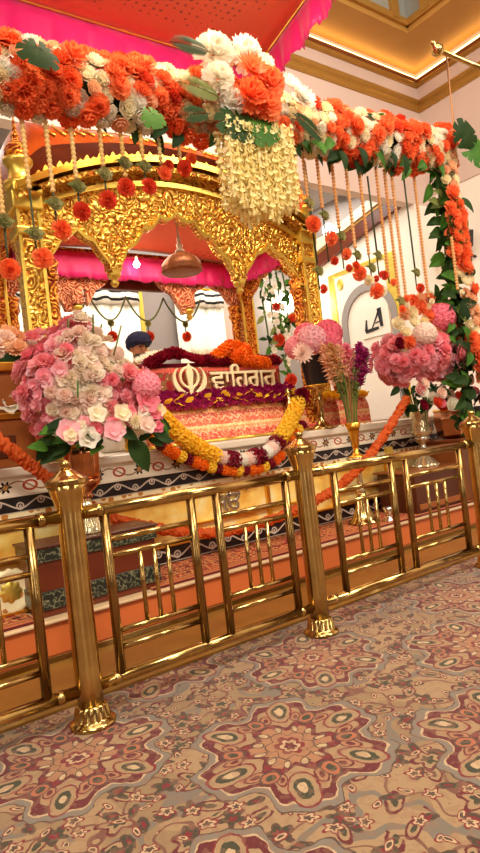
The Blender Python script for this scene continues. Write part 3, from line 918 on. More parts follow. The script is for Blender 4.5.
vase('crystal_vase', 'gilded crystal vase with a flared ornate foot standing on the brown offering box', 4.55, 3.5, .605, [
    ('foot', [(.12, 0), (.122, .012), (.1, .03), (.075, .06), (.05, .085), (.035, .105)], 'crystal', flut(8, .12)),
    ('knop', [(.035, .1), (.026, .16), (.04, .175), (.026, .19), (.03, .22), (.06, .24), (.075, .265), (.06, .285)], 'silver', None),
    ('bowl', [(.06, .28), (.085, .3), (.095, .33), (.085, .35), (.075, .42), (.08, .5), (.09, .54), (.086, .54), (.07, .45)], 'crystal', flut(8, .03))])
vase('brass_trumpet_vase', 'slim brass trumpet vase holding the dried grasses, on a slender brass stand', 3.66, 3.5, .242, [
    ('stand_foot', [(.13, 0), (.13, .012), (.1, .03), (.085, .06), (.06, .12), (.045, .2), (.04, .26)], 'brass', flut(12, .06)),
    ('stand_column', [(.04, .26), (.028, .28), (.024, .4), (.03, .5), (.06, .52), (.085, .54), (.085, .552), (.0, .552)], 'crystal', flut(8, .08)),
    ('vase_foot', [(.075, .552), (.075, .56), (.04, .575), (.024, .6), (.022, .63)], 'gold_plain', None),
    ('vase_body', [(.022, .63), (.03, .66), (.036, .72), (.05, .79), (.07, .845), (.066, .846), (.04, .75)], 'gold_plain', None)])
tag(MB().lathe([(.05, .242), (.052, .255), (.02, .27), (.018, .3), (.04, .33), (.045, .36), (.04, .361), (.02, .31)], 24, Matrix.Translation((3.78, 3.33, 0))).build('silver_cup', M['silver'], None, True),
    'small silver cup on the red carpet in front of the trumpet vase stand', 'cup')
tag(MB().box(4.19, 4.27, 3.62, 3.66, .242, .83).build('gold_plaque', M['gold_yellow'], None, bevel=.006), 'tall narrow pale gold plaque on the step, left of the brown offering box', 'plaque')
cp = thing('copper_box', 'faceted orange copper container on the brown cabinet under the salmon-pink bouquet', 'container', (5.05, 3.45, .825))
m = MB(); m.lathe([(.09, .825), (.15, .86), (.17, 1.02), (.16, 1.1), (.15, 1.1), (.14, .9)], 6, Matrix.Translation((4.98, 3.46, 0))); m.build('body', M['copper'], cp)
m = MB(); m.lathe([(.165, 1.09), (.172, 1.1), (.165, 1.115), (.155, 1.1)], 6, Matrix.Translation((4.98, 3.46, 0))); m.build('rim', M['gold_plain'], cp)
bp = thing('black_pot', 'black flower pot on the wooden cabinet right of the copper container', 'pot', (5.3, 3.5, .825))
m = MB(); m.lathe([(.09, .825), (.1, .84), (.13, 1.08), (.14, 1.09), (.14, 1.11), (.125, 1.11), (.11, .9)], 24, Matrix.Translation((5.32, 3.5, 0))); m.build('body', M['black'], bp, True)
m = MB(); m.lathe([(0, 1.06), (.12, 1.06)], 24, Matrix.Translation((5.32, 3.5, 0))); m.build('soil', M['wood_dark'], bp)
# carved rosette at far left on the runner
rs = thing('carved_rosette', 'round carved gold and ivory rosette stand on the red carpet at the left edge', 'ornament', (.82, 3.6, .242))
TT = Matrix.Translation((.80, 3.52, .37)) @ Matrix.Rotation(PI/2, 4, 'X')
m = MB(); m.lathe([(.1, -.02), (.125, -.01), (.13, .015), (.11, .03), (.095, .02)], 36, TT, flut(16, .04)); m.build('rim', M['creamgold'], rs, True)
m = MB(); m.lathe([(0, -.018), (.1, -.018), (.1, .0), (.06, .02), (.03, .03), (0, .03)], 36, TT, flut(8, .1)); m.build('boss', M['gold_yellow'], rs, True)
m = MB(); m.box(.72, .88, 3.49, 3.56, .242, .26); m.build('base', M['gold_plain'], rs, bevel=.004)

# ------------------------------------------------------------------ side furniture at left
sc_ = thing('gilded_side_cabinet', 'low gilded side cabinet with dark recesses standing on the platform at the left edge', 'cabinet', (.7, 4.05, 1.06))
MB().box(.3, 1.16, 3.82, 3.985, 1.06, 1.36).build('carcass', M['wood'], sc_, bevel=.008)
MB().box(.28, 1.19, 3.8, 3.99, 1.36, 1.40).build('top_ledge', M['gold_plain'], sc_, bevel=.008)
MB().box(.45, 1.0, 3.81, 3.83, 1.12, 1.26).build('recess_panel', M['wood_dark'], sc_, bevel=.004)
m = MB(); m.lathe([(.03, 1.06), (.04, 1.09), (.028, 1.14), (.035, 1.2), (.028, 1.26), (.04, 1.32), (.035, 1.36)], 16, Matrix.Translation((1.15, 3.83, 0))); m.build('corner_baluster', M['gold_plain'], sc_, True)
tr = thing('gilded_tray_stand', 'raised gilded tray stand on the side cabinet under the beige flowers', 'stand', (.8, 4.1, 1.4))
MB().box(.4, 1.28, 3.81, 3.985, 1.66, 1.72).build('tray', M['gold_plain'], tr, bevel=.008)
MB().box(.5, 1.14, 3.84, 3.97, 1.40, 1.66).build('support', M['wood'], tr, bevel=.006)

# ------------------------------------------------------------------ palki: the golden canopy
pk = thing('golden_palki', 'golden carved palki shrine with triple cusped arches and a curved orange roof', 'shrine', (2.6, 4.6, 1.06))
YFp, YBp = 4.1, 5.12
Z0 = 1.06
def pillar(x, y, mat, w_=.075):
    m = MB(); m.box(x-w_, x+w_, y-w_, y+w_, Z0, 2.92); p = m.build('pillar', M[mat], pk, bevel=.012)
    m = MB()
    for s in (-1, 1): m.box(x+s*w_-.012-.004*s, x+s*w_+.012-.004*s, y-w_-.012, y-w_+.01, Z0+.1, 2.86)
    m.build('border_moulding', M['gold_yellow'], p, bevel=.003)
    for z0_, z1_, e in ((Z0, Z0+.14, .025), (2.62, 2.68, .02), (2.80, 2.92, .03)):
        m = MB(); m.box(x-w_-e, x+w_+e, y-w_-e, y+w_+e, z0_, z1_); m.build('block', M['gold_yellow'] if mat == 'carved_gold' else M['carved_orange'], p, bevel=.012)
for x in (1.30, 3.88):
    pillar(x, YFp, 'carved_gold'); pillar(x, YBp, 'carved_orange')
tw = lambda a, z: 1 + .12*math.cos(a*5 + z*40)
for x, y, mat in ((1.43, YFp, 'carved_orange'), (3.75, YFp, 'carved_orange'), (1.43, YBp, 'carved_orange'), (3.75, YBp, 'carved_orange')):
    prof = [(.05, Z0)] + [(.042, Z0 + .02 + k*.035) for k in range(36)] + [(.05, 2.34), (.062, 2.36), (.05, 2.40), (.068, 2.46), (.05, 2.48)]
    m = MB(); m.lathe(prof, 20, Matrix.Translation((x, y, 0)), tw); m.build('half_column', M[mat], pk, True)
def cusp(t, n):
    """lobed arch: 0 at the springing, 1 at the apex"""
    a = abs(t); b = (1 - a**1.7)**.8 if a < 1 else 0
    return b - .11*abs(math.sin(n*PI*t))*(1-a**6) if a < 1 else 0
bays = ((1.42, 1.88, 2.70, 2), (1.96, 3.05, 2.93, 3.5), (3.13, 3.76, 2.74, 2))
def arch(x):
    for a, b, top, n in bays:
        if a <= x <= b:
            return 2.44 + (top - 2.44)*max(0, cusp((x - (a+b)/2)/((b-a)/2), n))
    return 2.41
eave = lambda x: 2.90 + .38*max(0, 1 - ((x-2.59)/1.36)**2)
xs = [1.22 + i*.01 for i in range(274)]
xs_f = [x for x in xs if 1.38 <= x <= 3.8]
m = MB(); m.between(xs_f, arch, lambda x: eave(x)+.01, YFp-.035, YFp+.035); m.build('front_arches', M['carved_gold'], pk)
m = MB(); m.between(xs_f, arch, lambda x: arch(x)+.028, YFp-.055, YFp-.03); m.build('arch_edging', M['gold_yellow'], pk)
m = MB(); m.between(xs, lambda x: eave(x)-.14, lambda x: eave(x)-.10, YFp-.06, YFp-.03); m.build('arch_edging', M['gold_yellow'], pk)
m = MB(); m.between(xs, lambda x: eave(x)+.005, lambda x: eave(x)+.055, YFp-.17, YFp+.1); m.build('eave', M['gold_plain'], pk)
m = MB(); m.between(xs, lambda x: eave(x)-.055, lambda x: eave(x)-.015, YFp-.14, YFp+.05); m.build('eave_moulding', M['carved_gold'], pk)
bk = lambda x: arch(x) - .02 if x < 1.5 or x > 3.7 else 2.40 + .42*max(0, cusp((x-2.59)/.5, 2.5)) if abs(x-2.59) < .5 else arch(x) - .04
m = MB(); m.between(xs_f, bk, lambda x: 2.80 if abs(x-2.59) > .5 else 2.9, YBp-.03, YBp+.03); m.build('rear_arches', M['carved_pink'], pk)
m = MB(); m.box(1.3, 3.88, YBp-.02, YBp+.05, 2.8, 2.95); m.build('rear_beam', M['carved_orange'], pk)
m = MB(); m.box(2.14, 2.98, YBp+.08, YBp+.14, 2.62, 2.71); m.box(2.2, 2.9, YBp+.06, YBp+.16, 2.71, 2.76); m.build('rear_pelmet', M['maroon_wood'], pk, bevel=.01)
for x in (1.30, 3.88):
    ys = [YFp + .06 + i*.02 for i in range(46)]
    lo = lambda y: 2.42 + .33*max(0, cusp((y - 4.61)/.45, 2.5))
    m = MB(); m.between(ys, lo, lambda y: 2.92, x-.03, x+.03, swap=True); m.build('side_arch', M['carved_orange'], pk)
    m = MB(); m.box(x-.1, x+.1, YFp-.14, YBp+.12, 2.9, 2.96); m.build('side_eave', M['gold_yellow'], pk, bevel=.01)
for x, y, mat in ((1.92, YFp, 'carved_gold'), (3.09, YFp, 'carved_gold'), (2.0, YBp, 'carved_pink'), (3.18, YBp, 'carved_pink')):
    m = MB(); m.box(x-.055, x+.055, y-.06, y+.05, 2.43, 2.56); p = m.build('pendant', M[mat], pk, bevel=.012)
    m = MB(); m.lathe([(0, 2.31), (.02, 2.32), (.035, 2.345), (.02, 2.37), (.045, 2.385), (.055, 2.41), (.04, 2.43)], 18, Matrix.Translation((x, y, 0))); m.build('drop', M['gold_yellow'], p, True)
# roof
def roofz(x, v):
    e = eave(x) + .05; top = 3.70 + .06*(x-2.6)/1.3*0
    k = max(0, min(1, (1.36 - abs(x-2.59))/.22))**.5
    return e + (top - e)*k*math.sin(PI*(.04 + .92*v))**.55
m = MB(); m.grid(lambda u, v: (1.22 + u*2.74, YFp - .08 + v*1.3, roofz(1.22 + u*2.74, v)), 60, 26); m.build('roof', M['roof'], pk, True)
# low leaf cresting on the eave and raised gilt fronds climbing the roof
m = MB()
for k in range(46):
    x = 1.40 + k*.0526; z = eave(x)+.05; h = .045 + .02*(k % 2)
    m.prism([(x-.022, z), (x+.022, z), (x+.024, z+h*.4), (x+.01, z+h*.8), (x, z+h), (x-.01, z+h*.8), (x-.024, z+h*.4)], YFp-.1, YFp-.08)
m.build('leaf_cresting', M['gold_plain'], pk)
m = MB(); R.seed(77)
for k in range(30):
    x = 1.5 + k*.075; L = R.uniform(.12, .26); s = R.choice((-1, 1))
    pts = []
    for i in range(9):
        v = .04 + L*i/8; xx = x + s*.04*math.sin(i/8*PI*1.3)
        pts.append((xx, YFp - .08 + v*1.3 - .008, roofz(xx, v) + .006))
    m.tube(pts, lambda u: .009*(1.1 - u*.7), 5)
m.build('gilt_fronds', M['gold_yellow'], pk, True)
for x in (1.28, 3.90):
    P = Matrix.Translation((x, YFp-.04, 0))
    m = MB(); m.lathe([(.11, 2.95), (.11, 2.99), (.09, 3.0), (.075, 3.02), (.07, 3.09), (.085, 3.11), (.1, 3.13), (.1, 3.15), (.07, 3.17)], 24, P); tq = m.build('corner_turret', M['gold_yellow'], pk, True)
    m = MB(); m.lathe([(.07, 3.165), (.085, 3.19), (.08, 3.23), (.05, 3.27), (.022, 3.3), (.03, 3.32), (.018, 3.35), (.0, 3.49)], 20, P); m.build('spire', M['carved_orange'], tq, True)
# cloth canopy inside the palki
ic = thing('inner_canopy_cloth', 'red dotted canopy cloth with a magenta frill hung inside the golden palki', 'canopy', (2.6, 4.6, 2.85))
m = MB(); m.grid(lambda u, v: (lerp(1.38, 3.8, u), lerp(4.16, 5.06, v), 2.90 + .07*math.sin(PI*u)), 24, 10); o = m.build('cloth', M['canopy_red'], ic, True)
s = o.modifiers.new('thickness', 'SOLIDIFY'); s.thickness = .006
frill('frill', ic, (1.40, 5.05, 0), (3.79, 5.05, 0), 2.90, .24, 'magenta', .02, 26, .012)
frill('frill', ic, (3.79, 5.05, 0), (3.79, 4.2, 0), 2.90, .22, 'magenta', .02, 26, .012)
frill('frill', ic, (1.40, 4.2, 0), (1.40, 5.05, 0), 2.90, .22, 'magenta', .02, 26, .012)
# hanging umbrella dome
um = thing('hanging_dome', 'brown-gold dome with a white-tipped spindle hanging in the central arch', 'ornament', (2.60, 4.22, 2.52))
P = Matrix.Translation((2.60, 4.22, 0))
M['dome'] = plain('antique_gold_dome', '#9a5a30', .45, .35, .25, 20, .5)
m = MB(); m.lathe([(.0, 2.50), (.155, 2.50), (.175, 2.515), (.165, 2.53), (.17, 2.54), (.165, 2.57), (.14, 2.61), (.10, 2.645), (.055, 2.665), (.035, 2.68)], 32, P, lambda a, z: 1 + .02*math.cos(a*16)); m.build('dome', M['dome'], um, True)
m = MB(); m.lathe([(.035, 2.675), (.042, 2.69), (.02, 2.71), (.028, 2.735), (.014, 2.76), (.016, 2.80), (.008, 2.83), (.007, 2.90), (.016, 2.93), (.0, 2.97)], 16, P); m.build('spindle', M['marble'], um, True)
bl = thing('light_bulb', 'small glaring bulb on a bracket under the rear of the palki', 'bulb', (2.55, 4.93, 2.79))
m = MB(); m.lathe([(0, 2.755), (.02, 2.76), (.032, 2.785), (.02, 2.815), (0, 2.82)], 14, Matrix.Translation((2.55, 4.93, 0))); m.build('glass', M['bulb_glow'], bl, True)
m = MB(); m.lathe([(.016, 2.81), (.016, 2.87)], 12, Matrix.Translation((2.55, 4.93, 0))); m.build('socket', M['silver'], bl)
# swagged garlands under the rear pelmet
k = 0
for x0, x1, lab in ((1.72, 2.2, 'thin swagged flower string ending in a red flower, left of the rear pelmet'),
                    (2.2, 2.58, 'thin swagged flower string hung under the left half of the dark rear pelmet'),
                    (2.58, 3.0, 'thin swagged flower string hung under the right half of the dark rear pelmet'),
                    (3.0, 3.45, 'thin swagged flower string hung behind the brown-gold hanging dome')):
    t = thing('swag_string', lab, 'garland', ((x0+x1)/2, YBp+.18, 2.6), 'flower strings under the rear arch')
    c = (x0+x1)/2; y = YBp + .18
    m = MB(); m.tube([(lerp(x0, x1, u/16), y, 2.58 - .24*(1 - (u/8-1)**2)) for u in range(17)], .009, 6); m.build('string', M['leaf_pale'], t, True)
    m = MB(); m.tube([(c, y, 2.34), (c, y, 2.2)], .006, 6); m.build('tail', M['string'], t, True)
    put('bud', F('rose', 'p_green'), t, (0, -.0, -.29), (0, -1, 0), .04)
    put('flower', F('carnation', 'p_red'), t, (0, -.0, -.42), (0, -1, -.3), .055)
    k += 1

# ------------------------------------------------------------------ throne cloths, emblem, lettering
mj = thing('scripture_throne', 'low wooden throne bench inside the palki, hidden under orange brocade cloths', 'throne', (2.9, 4.5, Z0))
MB().box(2.12, 3.68, 4.28, 4.85, 1.2, 1.4).build('bench_top', M['wood'], mj, bevel=.01)
for x in (2.2, 3.6):
    for y in (4.34, 4.78):
        m = MB(); m.lathe([(.03, Z0), (.04, 1.1), (.03, 1.14), (.042, 1.2)], 14, Matrix.Translation((x, y, 0))); m.build('leg', M['gold_plain'], mj, True)
rm = thing('brocade_cloth', 'orange and red striped brocade cloth draped down the front of the throne', 'cloth', (2.9, 4.2, 1.2))
prof = [(4.86, 1.41), (4.5, 1.415), (4.26, 1.415), (4.22, 1.39), (4.17, 1.3), (4.10, 1.17), (4.02, 1.075)]
pp = smooth_path([(0, a, b) for a, b in prof], 30)
def drape(u, v):
    p = pp[round(v*30)]; d = max(0, (v-.5)*2)
    return (lerp(2.06, 3.74, u) + (u-.5)*.1*d, p.y - .02*d*math.sin(u*38) - .01*d*math.sin(u*71), p.z + .004*math.sin(u*50))
m = MB(); m.grid(drape, 110, 30); o = m.build('drape', M['rumala'], rm, True); s = o.modifiers.new('thickness', 'SOLIDIFY'); s.thickness = .01
m = MB(); m.tube([(lerp(2.0, 3.8, i/60), 4.005 - .02*math.sin(i/60*38), 1.075) for i in range(61)], .012, 6); m.build('gold_hem', M['gold_yellow'], rm, True)
pb = thing('velvet_bolster', 'upright red beaded velvet bolster behind the gold emblem', 'bolster', (2.9, 4.4, 1.42))
MB().box(2.16, 3.66, 4.36, 4.44, 1.425, 1.73).build('velvet', M['beaded'], pb, bevel=.02)
m = MB(); m.tube([(2.14, 4.40, 1.745), (3.68, 4.40, 1.745)], .022, 10); m.build('top_piping', M['p_maroon'], pb, True)
kh = thing('khanda_emblem', 'pale gold khanda emblem, crossed swords around a dagger and ring, on the red beaded panel', 'emblem', (2.6, 4.30, 1.46))
def kpart(name, mb): mb.build(name, M['kg'], kh, bevel=.004)
M['kg'] = plain('pale_gold_emblem', '#fbe6b4', .35, .12, .05, 10)
KX, KZ = 2.6, 1.60
def ring(cx, cz, ro, ri, n=40):
    m = MB()
    vs, fs = [], []
    for k in range(n):
        a = 2*PI*k/n
        for r_ in (ro, ri):
            for y in (4.29, 4.315): vs.append((cx + r_*math.cos(a), y, cz + r_*math.sin(a)))
    for k in range(n):
        a, b = k*4, ((k+1) % n)*4
        for i, j in ((0, 1), (1, 3), (3, 2), (2, 0)): fs.append((a+i, b+i, b+j, a+j))
    return m.add(vs, fs)
kpart('chakra_ring', ring(KX, KZ+.03, .098, .078))
kpart('dagger', MB().prism([(KX, KZ-.145), (KX+.02, KZ-.11), (KX+.016, KZ-.08), (KX+.03, KZ-.07), (KX+.03, KZ-.055), (KX+.018, KZ-.05), (KX+.024, KZ+.0), (KX+.034, KZ+.06), (KX+.022, KZ+.11), (KX, KZ+.15),
     (KX-.022, KZ+.11), (KX-.034, KZ+.06), (KX-.024, KZ+.0), (KX-.018, KZ-.05), (KX-.03, KZ-.055), (KX-.03, KZ-.07), (KX-.016, KZ-.08), (KX-.02, KZ-.11)], 4.28, 4.305))
for s in (-1, 1):
    out, inn = [], []
    for k in range(25):
        a = math.radians(-112 + k*6.6)
        ro = .165 + .006*math.sin(k/24*PI); ri = ro - .012 - .034*math.sin(PI*min(1, k/22))
        out.append((KX + s*ro*math.cos(a)*.98, KZ + .01 + ro*math.sin(a)*.86)); inn.append((KX + s*ri*math.cos(a)*.98, KZ + .01 + ri*math.sin(a)*.86))
    kpart('curved_sword', MB().prism(out + inn[::-1], 4.285, 4.31))
    x0, z0 = KX - s*.06, KZ-.14
    kpart('sword_hilt', MB().prism([(x0-.035*1, z0+.01), (x0, z0-.015), (x0+.035, z0+.01), (x0+.022, z0+.028), (x0, z0+.012), (x0-.022, z0+.028)], 4.285, 4.312))
le = text('\u0A35\u0A3E\u0A3F\u0A39\u0A17\u0A41\u0A30\u0A42', .245, .012, 'gurmukhi_lettering', M['kg'], None, Matrix.Translation((3.2, 4.33, 1.515)) @ UPR, .003)
tag(le, 'pale gold Gurmukhi word in raised letters on the red panel right of the emblem', 'lettering')
# loose petals spread along the throne front (uncountable)
def petals(name, label, mat, n, x0, x1, f, size, seed):
    R.seed(seed); m = MB()
    for _ in range(n):
        x = R.uniform(x0, x1); y, z = f(R.random())
        T = Matrix.Translation((x, y, z + R.uniform(0, .03))) @ Matrix.Rotation(R.uniform(0, 6), 4, 'Z') @ Matrix.Rotation(R.uniform(-.6, .6) - .3, 4, 'X') @ Matrix.Scale(size*R.uniform(.7, 1.3), 4)
        q = MB(); q.petal(0, .3, .6, 1, .5, cup=.2, ruf=.08, nu=2, nv=3, kind=1, ph=R.random()*6); m.add(q.v, q.f, T)
    o = m.build(name, M[mat], None, True); o['kind'] = 'stuff'
    return tag(o, label, 'petals')
petals('purple_petals', 'thick band of loose purple petals spread along the throne ledge below the emblem', 'p_purple', 2300, 2.06, 3.72, lambda u: (lerp(4.12, 4.34, u), 1.345 + .15*u), .042, 3)
petals('yellow_petals', 'scattered yellow petals on top of the purple petal band', 'p_yellow', 46, 2.1, 3.7, lambda u: (lerp(4.10, 4.22, u), 1.36 + .09*u), .055, 5)
petals('yellow_petals', 'heap of loose yellow petals on the orange bolster before the right golden pillar', 'p_yellow', 420, 3.79, 4.21, lambda u: (lerp(3.80, 3.97, u), 1.31 + .05*u), .05, 9)
sh = thing('cloth_bolster', 'orange cloth-covered bolster under a heap of yellow petals, before the right golden pillar', 'bolster', (3.75, 4.1, Z0))
m = MB(); m.grid(lambda u, v: (lerp(3.80, 4.2, u), 3.88 - .1*math.cos(v*PI) , Z0 + .01 + .27*math.sin(v*PI)**.5 + .008*math.sin(u*30)), 30, 12); m.build('cover', M['rumala'], sh, True)
def row(name, label, group, pts, kinds, r, spacing, dirn=(0, -.8, .6)):
    """flowers threaded along a path: one garland"""
    path = smooth_path(pts, 200); t = thing(name, label, 'garland', tuple(path[100]), group)
    base = path[100]; acc = 0; k = 0
    L = sum((path[i+1]-path[i]).length for i in range(200)); nfl = max(2, int(L/spacing))
    cum = [0]
    for i in range(200): cum.append(cum[-1] + (path[i+1]-path[i]).length)
    m = MB(); m.tube(path[::8], .008, 5); m.build('thread', M['string'], t, True)
    for k in range(nfl+1):
        d = L*k/nfl; i = min(199, max(j for j in range(201) if cum[j] <= d + 1e-6)); p = path[i]
        nm, kd, mt, sc = kinds(k/nfl, k)
        put(nm, F(kd, mt), t, p - base, Vector(dirn) + Vector((R.uniform(-.4, .4), R.uniform(-.2, .2), R.uniform(-.4, .4))), r*sc)
    return t
R.seed(21)
row('maroon_rose_garland', 'string of dark maroon roses lying along the top of the beaded panel', None, [(2.28, 4.38, 1.76), (2.52, 4.36, 1.84), (2.8, 4.38, 1.78), (3.65, 4.40, 1.76)], lambda u, k: ('rose', 'rose', 'p_maroon', 1.), .075, .05)
row('white_flower_garland', 'string of white flowers lying behind the maroon roses on the panel top', None, [(2.22, 4.44, 1.79), (2.4, 4.48, 1.85), (2.7, 4.48, 1.86), (3.1, 4.46, 1.84)], lambda u, k: ('flower', 'daisy', 'p_ivory', 1.), .06, .06)
row('marigold_garland', 'heaped string of orange marigolds on the panel top above the lettering', None, [(2.95, 4.42, 1.80), (3.08, 4.38, 1.89), (3.2, 4.46, 1.92), (3.3, 4.38, 1.86), (3.12, 4.34, 1.80), (3.35, 4.36, 1.76), (3.5, 4.38, 1.74)], lambda u, k: ('marigold', 'marigold', 'p_marigold', 1.), .065, .06)
def kk(u, k):
    if u < .03 or u > .97: return ('rose', 'rose', 'p_maroon', 1.15)
    if u < .36 or u > .72: return ('marigold', 'marigold', 'p_yellow', 1.)
    return (('marigold', 'marigold', 'p_maroon', 1.1), ('white_flower', 'pompom', 'p_ivory', 1.), ('white_flower', 'pompom', 'p_blush', 1.))[(k // 2) % 3]
row('flower_swag', 'thick swag of yellow marigolds with a maroon and white middle before the throne', None, [(1.91, 3.74, 1.38), (2.12, 3.71, 1.14), (2.34, 3.70, .98), (2.6, 3.70, .90), (2.9, 3.70, .945), (3.12, 3.71, 1.12), (3.34, 3.74, 1.37)], kk, .068, .042, (0, -1, .2))
def k2(u, k): return (('marigold', 'marigold', 'p_marigold', 1.), ('marigold', 'marigold', 'p_marigold', 1.), ('marigold', 'marigold', 'p_yellow', 1.), ('marigold', 'marigold', 'p_maroon', .9))[k % 4]
row('mixed_marigold_swag', 'thinner lower swag of orange, yellow and maroon marigolds below the thick yellow one', None, [(1.84, 3.72, 1.24), (2.0, 3.71, 1.05), (2.35, 3.69, .88), (2.7, 3.69, .82), (2.95, 3.69, .87), (3.15, 3.71, 1.02), (3.3, 3.73, 1.12)], k2, .046, .062, (0, -1, .2))
# long orange marigold rope across the platform front
rp = smooth_path([(.45, 3.55, 1.62), (.83, 3.5, 1.22), (1.10, 3.58, .97), (1.5, 3.69, .665), (1.85, 3.70, .52), (2.2, 3.68, .42), (2.6, 3.6, .41), (3.1, 3.42, .53), (3.45, 3.36, .68), (3.75, 3.34, .88), (4.2, 3.34, 1.24)], 260)
R.seed(4)
m = MB(); m.tube(rp, lambda u: .036, 12, .3)
tag(m.build('marigold_rope', M['p_rope'], None, False), 'long orange marigold rope looping across the platform front behind the railing', 'garland')
# vertical marigold strand by the pink pot
R.seed(6)
m = MB(); m.tube([(3.9 + .01*math.sin(i), 3.88, 1.93 - i*.02) for i in range(32)], .028, 9, .25)
tag(m.build('marigold_strand', M['p_rope'], None, False), 'short upright strand of orange marigolds hanging beside the black pot of pink pompoms', 'garland')

# ------------------------------------------------------------------ flower gate
R.seed(11)
gt = thing('flower_gate', 'tall gate whose beam and right column are packed with orange, cream and peach flowers', 'flower arch', (4.86, 3.2, .242))
G0 = Vector((4.86, 3.2, .242))
gz = lambda x: 3.17 + .077*(x - .97)
m = MB(); m.tube([(x, 3.22, gz(x)) for x in (.3, 2.5, 4.95)], .05, 10); m.build('frame_beam', M['leaf_dark'], gt, True)
for x in (.3, 4.9):
    m = MB(); m.tube([(x, 3.22, .242), (x, 3.22, gz(x))], .04, 10); m.build('frame_post', M['leaf_dark'], gt, True)
m = MB(); m.box(4.75, 5.05, 3.1, 3.29, .232, .26); m.box(.2, .4, 3.1, 3.29, .232, .26)
spots = []
def scatter(n, gen, dmin, tries=40):
    out = []
    for _ in range(n*tries):
        p, d = gen()
        if all(abs(p.x-q.x) > dmin or (p-q).length > dmin for q, _ in spots):
            spots.append((p, d)); out.append((p, d))
            if len(out) >= n: break
    return out
cnt = {}
def flower(kind, mat, nm, p, d, s):
    cnt[nm] = cnt.get(nm, 0) + 1
    return put(nm, F(kind, mat, R.randint(0, 1)), gt, p - G0, d + Vector((R.uniform(-.3, .3), R.uniform(-.2, .2), R.uniform(-.3, .3))), s)
# the great pale heads at the middle of the beam
for (x, z, y, k, mt, nm, s) in ((2.30, 3.57, 3.05, 'carnation', 'p_ivory', 'white_chrysanthemum', .14), (2.52, 3.60, 3.02, 'carnation', 'p_ivory', 'white_chrysanthemum', .135), (2.26, 3.36, 2.98, 'carnation', 'p_ivory', 'white_chrysanthemum', .11), (2.36, 3.24, 2.98, 'carnation', 'p_ivory', 'white_chrysanthemum', .09),
        (2.50, 3.46, 2.92, 'daisy', 'p_orange', 'orange_dahlia', .12), (2.64, 3.40, 2.94, 'carnation', 'p_orange', 'orange_carnation', .12), (2.46, 3.27, 2.93, 'carnation', 'p_orange', 'orange_carnation', .12), (2.60, 3.24, 2.94, 'carnation', 'p_orange', 'orange_carnation', .11), (2.66, 3.58, 2.98, 'rose', 'p_cream', 'cream_rose', .085),
        (2.86, 3.46, 2.96, 'daisy', 'p_ivory', 'white_chrysanthemum', .11), (2.98, 3.40, 2.96, 'daisy', 'p_ivory', 'white_chrysanthemum', .1)):
    p = Vector((x, y, z)); spots.append((p, None)); flower(k, mt, nm, p, Vector((-.1, -1, .25)), s)
def beamgen():
    x = R.uniform(.55, 4.95); a = math.radians(R.uniform(-80, 105))
    d = Vector((0, -math.cos(a), math.sin(a))); q = R.uniform(.8, 1.05)
    return Vector((x, 3.2, gz(x))) + Vector((0, d.y*.15*q, d.z*.2*q)), d
def pick(p, d, v, lim=98):
    if v > .15:
        nm, kd, mt, s = ('orange_carnation', 'carnation', 'p_orange', R.uniform(.062, .088)) if R.random() < .6 else ('orange_dahlia', 'carnation', 'p_orange', R.uniform(.055, .075)) if R.random() < .8 else ('red_carnation', 'carnation', 'p_red', R.uniform(.055, .07))
    elif R.random() < .8: nm, kd, mt, s = ('cream_rose', 'rose', 'p_cream', R.uniform(.05, .068)) if R.random() < .6 else ('ivory_rose', 'rose', 'p_ivory', R.uniform(.05, .066))
    else: nm, kd, mt, s = 'peach_rose', 'rose', 'p_peach', R.uniform(.045, .06)
    if cnt.get(nm, 0) >= lim: nm = {'orange_carnation': 'orange_dahlia', 'orange_dahlia': 'coral_carnation', 'cream_rose': 'ivory_rose', 'ivory_rose': 'pale_rose', 'red_carnation': 'coral_carnation'}.get(nm, nm)
    if cnt.get(nm, 0) < 100: flower(kd, mt, nm, p, d, s)
for p, d in scatter(420, beamgen, .064): pick(p, d, math.sin(p.x*7.3 + p.z*6) + .7*math.sin(p.x*15.1 - p.z*13) + R.uniform(-1.25, 1.1))
def colgen():
    z = R.uniform(1.2, 3.45); a = math.radians(R.uniform(-30, 80))
    d = Vector((math.sin(a), -math.cos(a), .1))
    return Vector((4.90 + d.x*.16 - .1*math.sin((z - 1.9)*1.6), 3.2 + d.y*.15, z)), d
for p, d in scatter(98, colgen, .075):
    v = math.sin(p.z*5.3) + R.uniform(-.8, .8)
    if v > -.1: flower('carnation', 'p_orange', 'coral_carnation', p, d, R.uniform(.06, .085))
    elif R.random() < .5: flower('rose', 'p_peach', 'peach_rose', p, d, R.uniform(.05, .07))
    else: flower('rose', 'p_cream', 'yellow_rose', p, d, R.uniform(.05, .068))
def basegen():
    a = R.uniform(0, 2*PI); r = math.sqrt(R.random())
    x = 4.62 + .50*r*math.cos(a); z = 1.80 + .36*r*math.sin(a)
    return Vector((x, 3.32 - .12*(1-r*r), z)), Vector(((x-4.6)*.8, -1, .2))
for p, d in scatter(70, basegen, .08):
    v = R.random()
    if v < .32: flower('carnation', 'p_orange', 'coral_carnation', p, d, R.uniform(.06, .08))
    elif v < .36: flower('rose', 'p_maroon', 'maroon_rose', p, d, .06)
    elif v < .6: flower('rose', 'p_peach', 'peach_rose', p, d, R.uniform(.055, .07))
    else: flower('rose', 'p_cream', 'yellow_rose', p, d, R.uniform(.055, .07))
